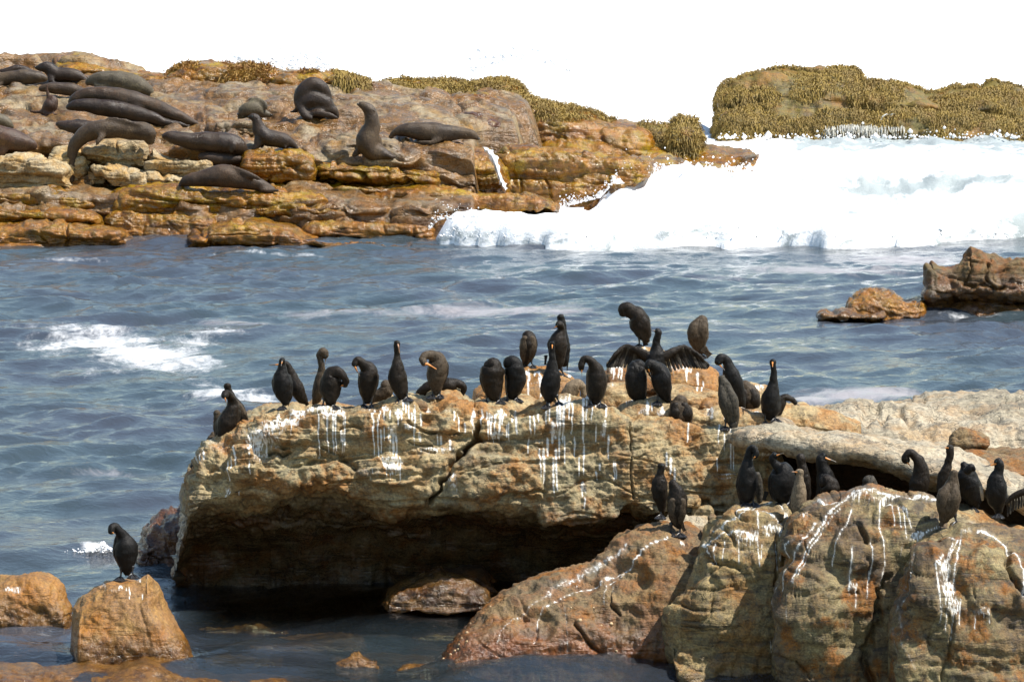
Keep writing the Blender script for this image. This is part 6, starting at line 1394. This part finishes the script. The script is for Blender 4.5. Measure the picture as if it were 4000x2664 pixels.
def join(parts):
    V = []; T = []; n = 0
    for v, t in parts:
        V.append(v); T.append(t + n); n += len(v)
    return np.vstack(V), np.vstack(T)

def seal(label, view, body, flippers=(), mat='brown', Y=None, nose=None, ears=(), dY=.0, eye=None, vox=.027, flat=.92):
    """body: rear to snout (x, y, r, depth); flippers: lists of (x, y, r, depth) with thickness ratio"""
    x0, y0, s = view
    if Y is None:
        ys = []
        for p in body:
            h_ = ground_Y(x0 + s * p[0], y0 + s * (p[1] + p[2] * .96))
            if h_: ys.append(h_)
        lo = [q for q in ys if q < 78]
        Y = float(np.percentile(lo, 22)) + dY if lo else 66.0
    C = W(view, body, Y)
    parts = [sweep(C, 44, 20, flat, caps=5, noise=.018, nf=4, seed=body[0][0])]
    for fl in flippers:
        pts, fr = fl
        parts.append(sweep(W(view, pts, Y), 16, 12, fr, caps=3, noise=.006, nf=9))
    V, T = join(parts)
    base = np.array([C[:, 0].mean(), C[:, 1].mean(), (C[:, 2] - C[:, 3]).min()])
    # weld the overlapping volumes into one continuous skin
    me = bpy.data.meshes.new('tmp')
    me.from_pydata([tuple(v - base) for v in V], [], [tuple(map(int, t)) for t in T])
    to = bpy.data.objects.new('tmp', me); COL.objects.link(to)
    rm = to.modifiers.new('r', 'REMESH'); rm.mode = 'VOXEL'; rm.voxel_size = vox; rm.use_smooth_shade = True
    sm = to.modifiers.new('s', 'SMOOTH'); sm.factor = .5; sm.iterations = 4
    dg = bpy.context.evaluated_depsgraph_get()
    ev = to.evaluated_get(dg)
    nm = bpy.data.meshes.new_from_object(ev, depsgraph=dg)
    bpy.data.objects.remove(to); bpy.data.meshes.remove(me)
    nm.name = 'body'; nm.materials.clear(); nm.materials.append(FUR[mat])
    root = empty('fur_seal', tuple(base))
    tag(root, label, 'seal', 'fur seals lying on the rock shelf')
    o = bpy.data.objects.new('body', nm); COL.objects.link(o); o.parent = root
    o['_b'] = [float(q) for q in base]
    pm = s * Y / F
    if nose is not None:
        a = W(view, [(nose[0] - 3, nose[1], nose[2], nose[3] if len(nose) > 3 else -.04), (nose[0] + 3, nose[1] + 1, nose[2] * .9, nose[3] if len(nose) > 3 else -.04)], Y)
        mesh_np('nose', *sweep(a, 4, 10, 1, caps=3), M_NOSE, root, tuple(base))
    for e in ears:
        a = W(view, [(e[0], e[1], e[2], e[3]), (e[0] + e[4], e[1] + e[5], e[2] * .5, e[3])], Y)
        mesh_np('ear', *sweep(a, 6, 8, .6, caps=2), FUR[mat], root, tuple(base))
    if eye is not None:
        a = W(view, [(eye[0] - 1, eye[1], eye[2], eye[3]), (eye[0] + 1, eye[1], eye[2], eye[3])], Y)
        mesh_np('eye', *sweep(a, 4, 8, 1, caps=3), M_EYE, root, tuple(base))
    return root

S0 = (0, 150, .42463); S1 = (0, 180, .2679); S2 = (400, 250, .3252); S3 = (900, 250, .32528); S4 = (1350, 280, .27601); FU = (0, 0, 1.69924)
seal('sleek grey brown seal lying at the far left edge, nearest the ridge', S1, [(-420, 520, 60), (-200, 505, 90), (0, 495, 98), (180, 470, 105), (360, 455, 112), (520, 455, 100), (610, 470, 70), (670, 490, 40)], [([(40, 540, 40, -.1), (-20, 575, 34, -.15), (-90, 590, 22, -.18)], .4)], 'grey')
seal('dark seal back humped behind the sleek one at the far left', S1, [(-60, 430, 60), (80, 395, 70), (220, 345, 66), (330, 345, 60), (440, 375, 50)], (), 'dark', dY=.5)
seal('dark seal raising its head and looking left beside the ridge', S1, [(1245, 500, 46), (1130, 435, 88), (990, 425, 104), (860, 425, 106), (765, 375, 102), (695, 312, 86), (612, 318, 70), (545, 322, 42), (520, 318, 28)], [([(1230, 490, 40), (1275, 545, 40), (1310, 600, 30)], .5), ([(740, 440, 60, -.1), (745, 510, 52, -.14), (770, 545, 40, -.16), (830, 560, 30, -.16)], .5)], 'dark', nose=(515, 308, 16, -.01), ears=((700, 320, 12, -.2, 14, 14),))
seal('brown seal asleep behind the two dark ones, below the raised head', S1, [(600, 630, 50), (720, 615, 72), (900, 625, 96), (1080, 645, 92), (1240, 690, 66), (1320, 712, 40)], (), 'brown')
seal('small dark seal holding one flipper straight up', S1, [(630, 975, 50), (690, 910, 96), (745, 860, 112), (780, 800, 76), (760, 750, 44)], [([(715, 790, 44), (695, 700, 34), (684, 620, 22), (684, 560, 12)], .5), ([(580, 960, 34), (500, 965, 26), (440, 945, 18)], .5), ([(640, 990, 30, -.1), (740, 1010, 26, -.1), (840, 990, 20, -.1)], .5)], 'red')
seal('olive grey seal curled asleep below the amber ridge', S0, [(1392, 530, 40), (1350, 480, 66), (1270, 440, 88), (1170, 410, 98), (1060, 385, 88), (960, 375, 72), (885, 382, 62), (825, 400, 46), (805, 412, 30)], [([(1010, 440, 40, -.1), (960, 455, 34, -.12), (880, 440, 26, -.12)], .45)], 'olive', nose=(803, 412, 12, -.02))
seal('long brown seal stretched between the olive and the slate dark seal', S0, [(1825, 795, 18), (1765, 770, 34), (1690, 735, 46), (1590, 695, 58), (1460, 645, 72), (1310, 600, 86), (1150, 565, 96), (1000, 535, 90), (860, 515, 72), (760, 535, 62), (690, 565, 56), (655, 590, 38)], [([(1340, 640, 40, -.12), (1260, 640, 40, -.16), (1210, 625, 26, -.16)], .4), ([(1740, 760, 26), (1800, 790, 22), (1830, 810, 12)], .5)], 'brown')
seal('slate dark seal lying full length with its snout to the left', S0, [(1740, 808, 14), (1640, 792, 26), (1500, 770, 44), (1390, 730, 62), (1260, 700, 76), (1110, 665, 82), (960, 640, 80), (820, 620, 66), (720, 618, 56), (650, 630, 40), (622, 640, 24)], [([(1500, 765, 34), (1600, 795, 26), (1720, 815, 14)], .5)], 'dark', nose=(620, 638, 11, -.02))
seal('dark brown seal half hidden behind the draped seal, snout to the left', S0, [(960, 830, 60), (820, 835, 74), (700, 825, 72), (600, 815, 58), (545, 795, 34), (525, 790, 22)], (), 'dark', dY=.35)
seal('seal draped over the block edge with its hind flippers hanging down', S0, [(672, 1320, 18), (664, 1230, 28), (658, 1130, 40), (672, 1040, 52), (705, 955, 66), (785, 880, 80), (905, 840, 92), (1050, 835, 88), (1200, 850, 84), (1320, 862, 88), (1370, 900, 74), (1385, 945, 46)], [([(960, 870, 44, -.12), (915, 930, 30, -.22), (880, 1000, 14, -.26)], .5), ([(1000, 760, 40, -.05), (1130, 770, 36, -.1), (1290, 800, 20, -.14)], .4), ([(650, 1140, 26, -.05), (640, 1230, 22, -.05), (648, 1330, 14, -.05)], .6)], 'grey')
seal('red brown seal with its blunt rump cut by the left edge', S0, [(-260, 880, 120), (-120, 895, 128), (0, 915, 116), (110, 940, 104), (220, 965, 84), (290, 985, 56), (310, 1000, 40)], [([(40, 980, 60, -.12), (20, 1040, 46, -.14), (-20, 1080, 30, -.14)], .5)], 'red')
seal('pale brown seal behind the red brown one at the left edge', S0, [(-160, 730, 60), (-60, 745, 68), (20, 765, 62), (80, 795, 44), (110, 815, 26)], (), 'olive')
seal('dark seal with a furrowed flank asleep beside the long pale orange block', S0, [(1510, 905, 30), (1560, 905, 56), (1650, 925, 72), (1760, 945, 82), (1900, 955, 92), (2040, 965, 100), (2150, 985, 98), (2220, 1025, 70), (2250, 1062, 34)], [([(2120, 960, 40, -.16), (2150, 1000, 36, -.2), (2130, 1050, 22, -.2)], .5)], 'dark')
seal('brown seal tucked in the gap below the furrowed one', S0, [(1850, 1090, 40), (1950, 1105, 62), (2080, 1110, 58), (2200, 1118, 42)], (), 'brown', dY=.3)
seal('brown seal sleeping flat on its side with a long flipper along its back', S0, [(1660, 1345, 26), (1690, 1325, 46), (1750, 1305, 62), (1820, 1300, 70), (1900, 1285, 84), (2010, 1270, 104), (2120, 1275, 104), (2230, 1300, 88), (2340, 1335, 66), (2440, 1370, 46), (2520, 1395, 26)][::-1], [([(2120, 1195, 36, -.05), (2220, 1230, 34, -.12), (2340, 1275, 28, -.16), (2400, 1300, 14, -.18)], .45), ([(2400, 1395, 22, -.1), (2480, 1405, 24, -.1), (2560, 1400, 16, -.1)], .5)], 'brown', nose=(1655, 1348, 12, -.02), vox=.025)
seal('olive brown seal curled up with a dark flipper folded over its side', S3, [(480, 625, 26), (440, 605, 44), (380, 590, 66), (300, 545, 92), (215, 550, 94), (150, 585, 70), (150, 620, 50)], [([(250, 440, 40, .05), (330, 440, 44, .0), (410, 480, 36, -.05), (440, 540, 20, -.08)], .5)], 'olive', nose=(492, 615, 14, -.03))
seal('dark young seal walking left with its head up', S3, [(785, 1010, 26), (745, 965, 50), (665, 930, 86), (550, 905, 100), (430, 880, 106), (355, 800, 92), (325, 720, 70), (300, 660, 60), (255, 640, 44), (228, 645, 26)], [([(770, 985, 34), (800, 1020, 30), (790, 1070, 30), (765, 1105, 22)], .5), ([(340, 900, 60, -.08), (325, 970, 50, -.1), (300, 1010, 40, -.12), (255, 1035, 22, -.14)], .55), ([(350, 900, 40, .1), (370, 980, 30, .12), (390, 1000, 22, .1)], .55), ([(660, 1000, 20, -.1), (665, 1030, 14, -.12)], .8)], 'dark', nose=(222, 640, 12, -.01), ears=((310, 650, 10, -.18, 14, 16),), eye=(262, 632, 7, -.13))
seal('big dark bull seal bent double, grooming its flank', S3, [(1285, 640, 30), (1245, 580, 66), (1150, 545, 106), (1030, 545, 116), (930, 545, 108), (865, 470, 104), (870, 370, 104), (930, 285, 102), (1010, 255, 96), (1085, 290, 92), (1140, 345, 70), (1180, 395, 44), (1200, 420, 26)], [([(850, 470, 70, -.1), (860, 570, 50, -.2), (900, 630, 40, -.24), (980, 665, 24, -.26)], .5), ([(830, 500, 46, .1), (790, 560, 36, .1), (725, 580, 18, .1)], .5), ([(950, 600, 30, -.2), (1080, 600, 44, -.24), (1200, 625, 40, -.24), (1285, 655, 22, -.22)], .5), ([(880, 480, 118), (1000, 430, 132), (1120, 470, 112), (1200, 560, 78)], 1.0)], 'dark', nose=(1200, 425, 14, -.04))
seal('upright seal sitting with its neck stretched and nose to the left', S3, [(1965, 1115, 24), (1910, 1110, 54), (1810, 1080, 90), (1690, 1040, 118), (1640, 940, 138), (1670, 840, 122), (1705, 735, 98), (1695, 640, 86), (1665, 555, 76), (1605, 505, 58), (1555, 490, 36), (1535, 488, 22)], [([(1540, 1050, 46, .08), (1490, 1090, 38, .06), (1455, 1105, 20, .04)], .5), ([(1880, 1100, 34, -.1), (1950, 1125, 34, -.1), (1985, 1105, 20, -.1)], .5), ([(1780, 900, 44, .1), (1800, 980, 34, .1), (1790, 1020, 24, .1)], .5)], 'grey', nose=(1532, 486, 15, -.01), ears=((1720, 560, 11, -.16, 18, 22),))
seal('plump brown seal stretched out flat facing the surf on the right', S4, [(670, 890, 40), (720, 860, 70), (820, 835, 98), (960, 840, 118), (1130, 855, 140), (1300, 870, 140), (1450, 875, 122), (1580, 880, 96), (1680, 880, 82), (1780, 895, 72), (1850, 930, 48), (1885, 955, 30)], [([(680, 870, 44), (645, 920, 40), (640, 965, 34)], .6), ([(1320, 950, 60, -.15), (1230, 1005, 44, -.2), (1100, 1005, 34, -.22), (990, 1000, 16, -.22)], .45)], 'olive' if False else 'grey', nose=(1888, 952, 16, -.02), ears=((1700, 900, 10, -.2, 16, 16),))
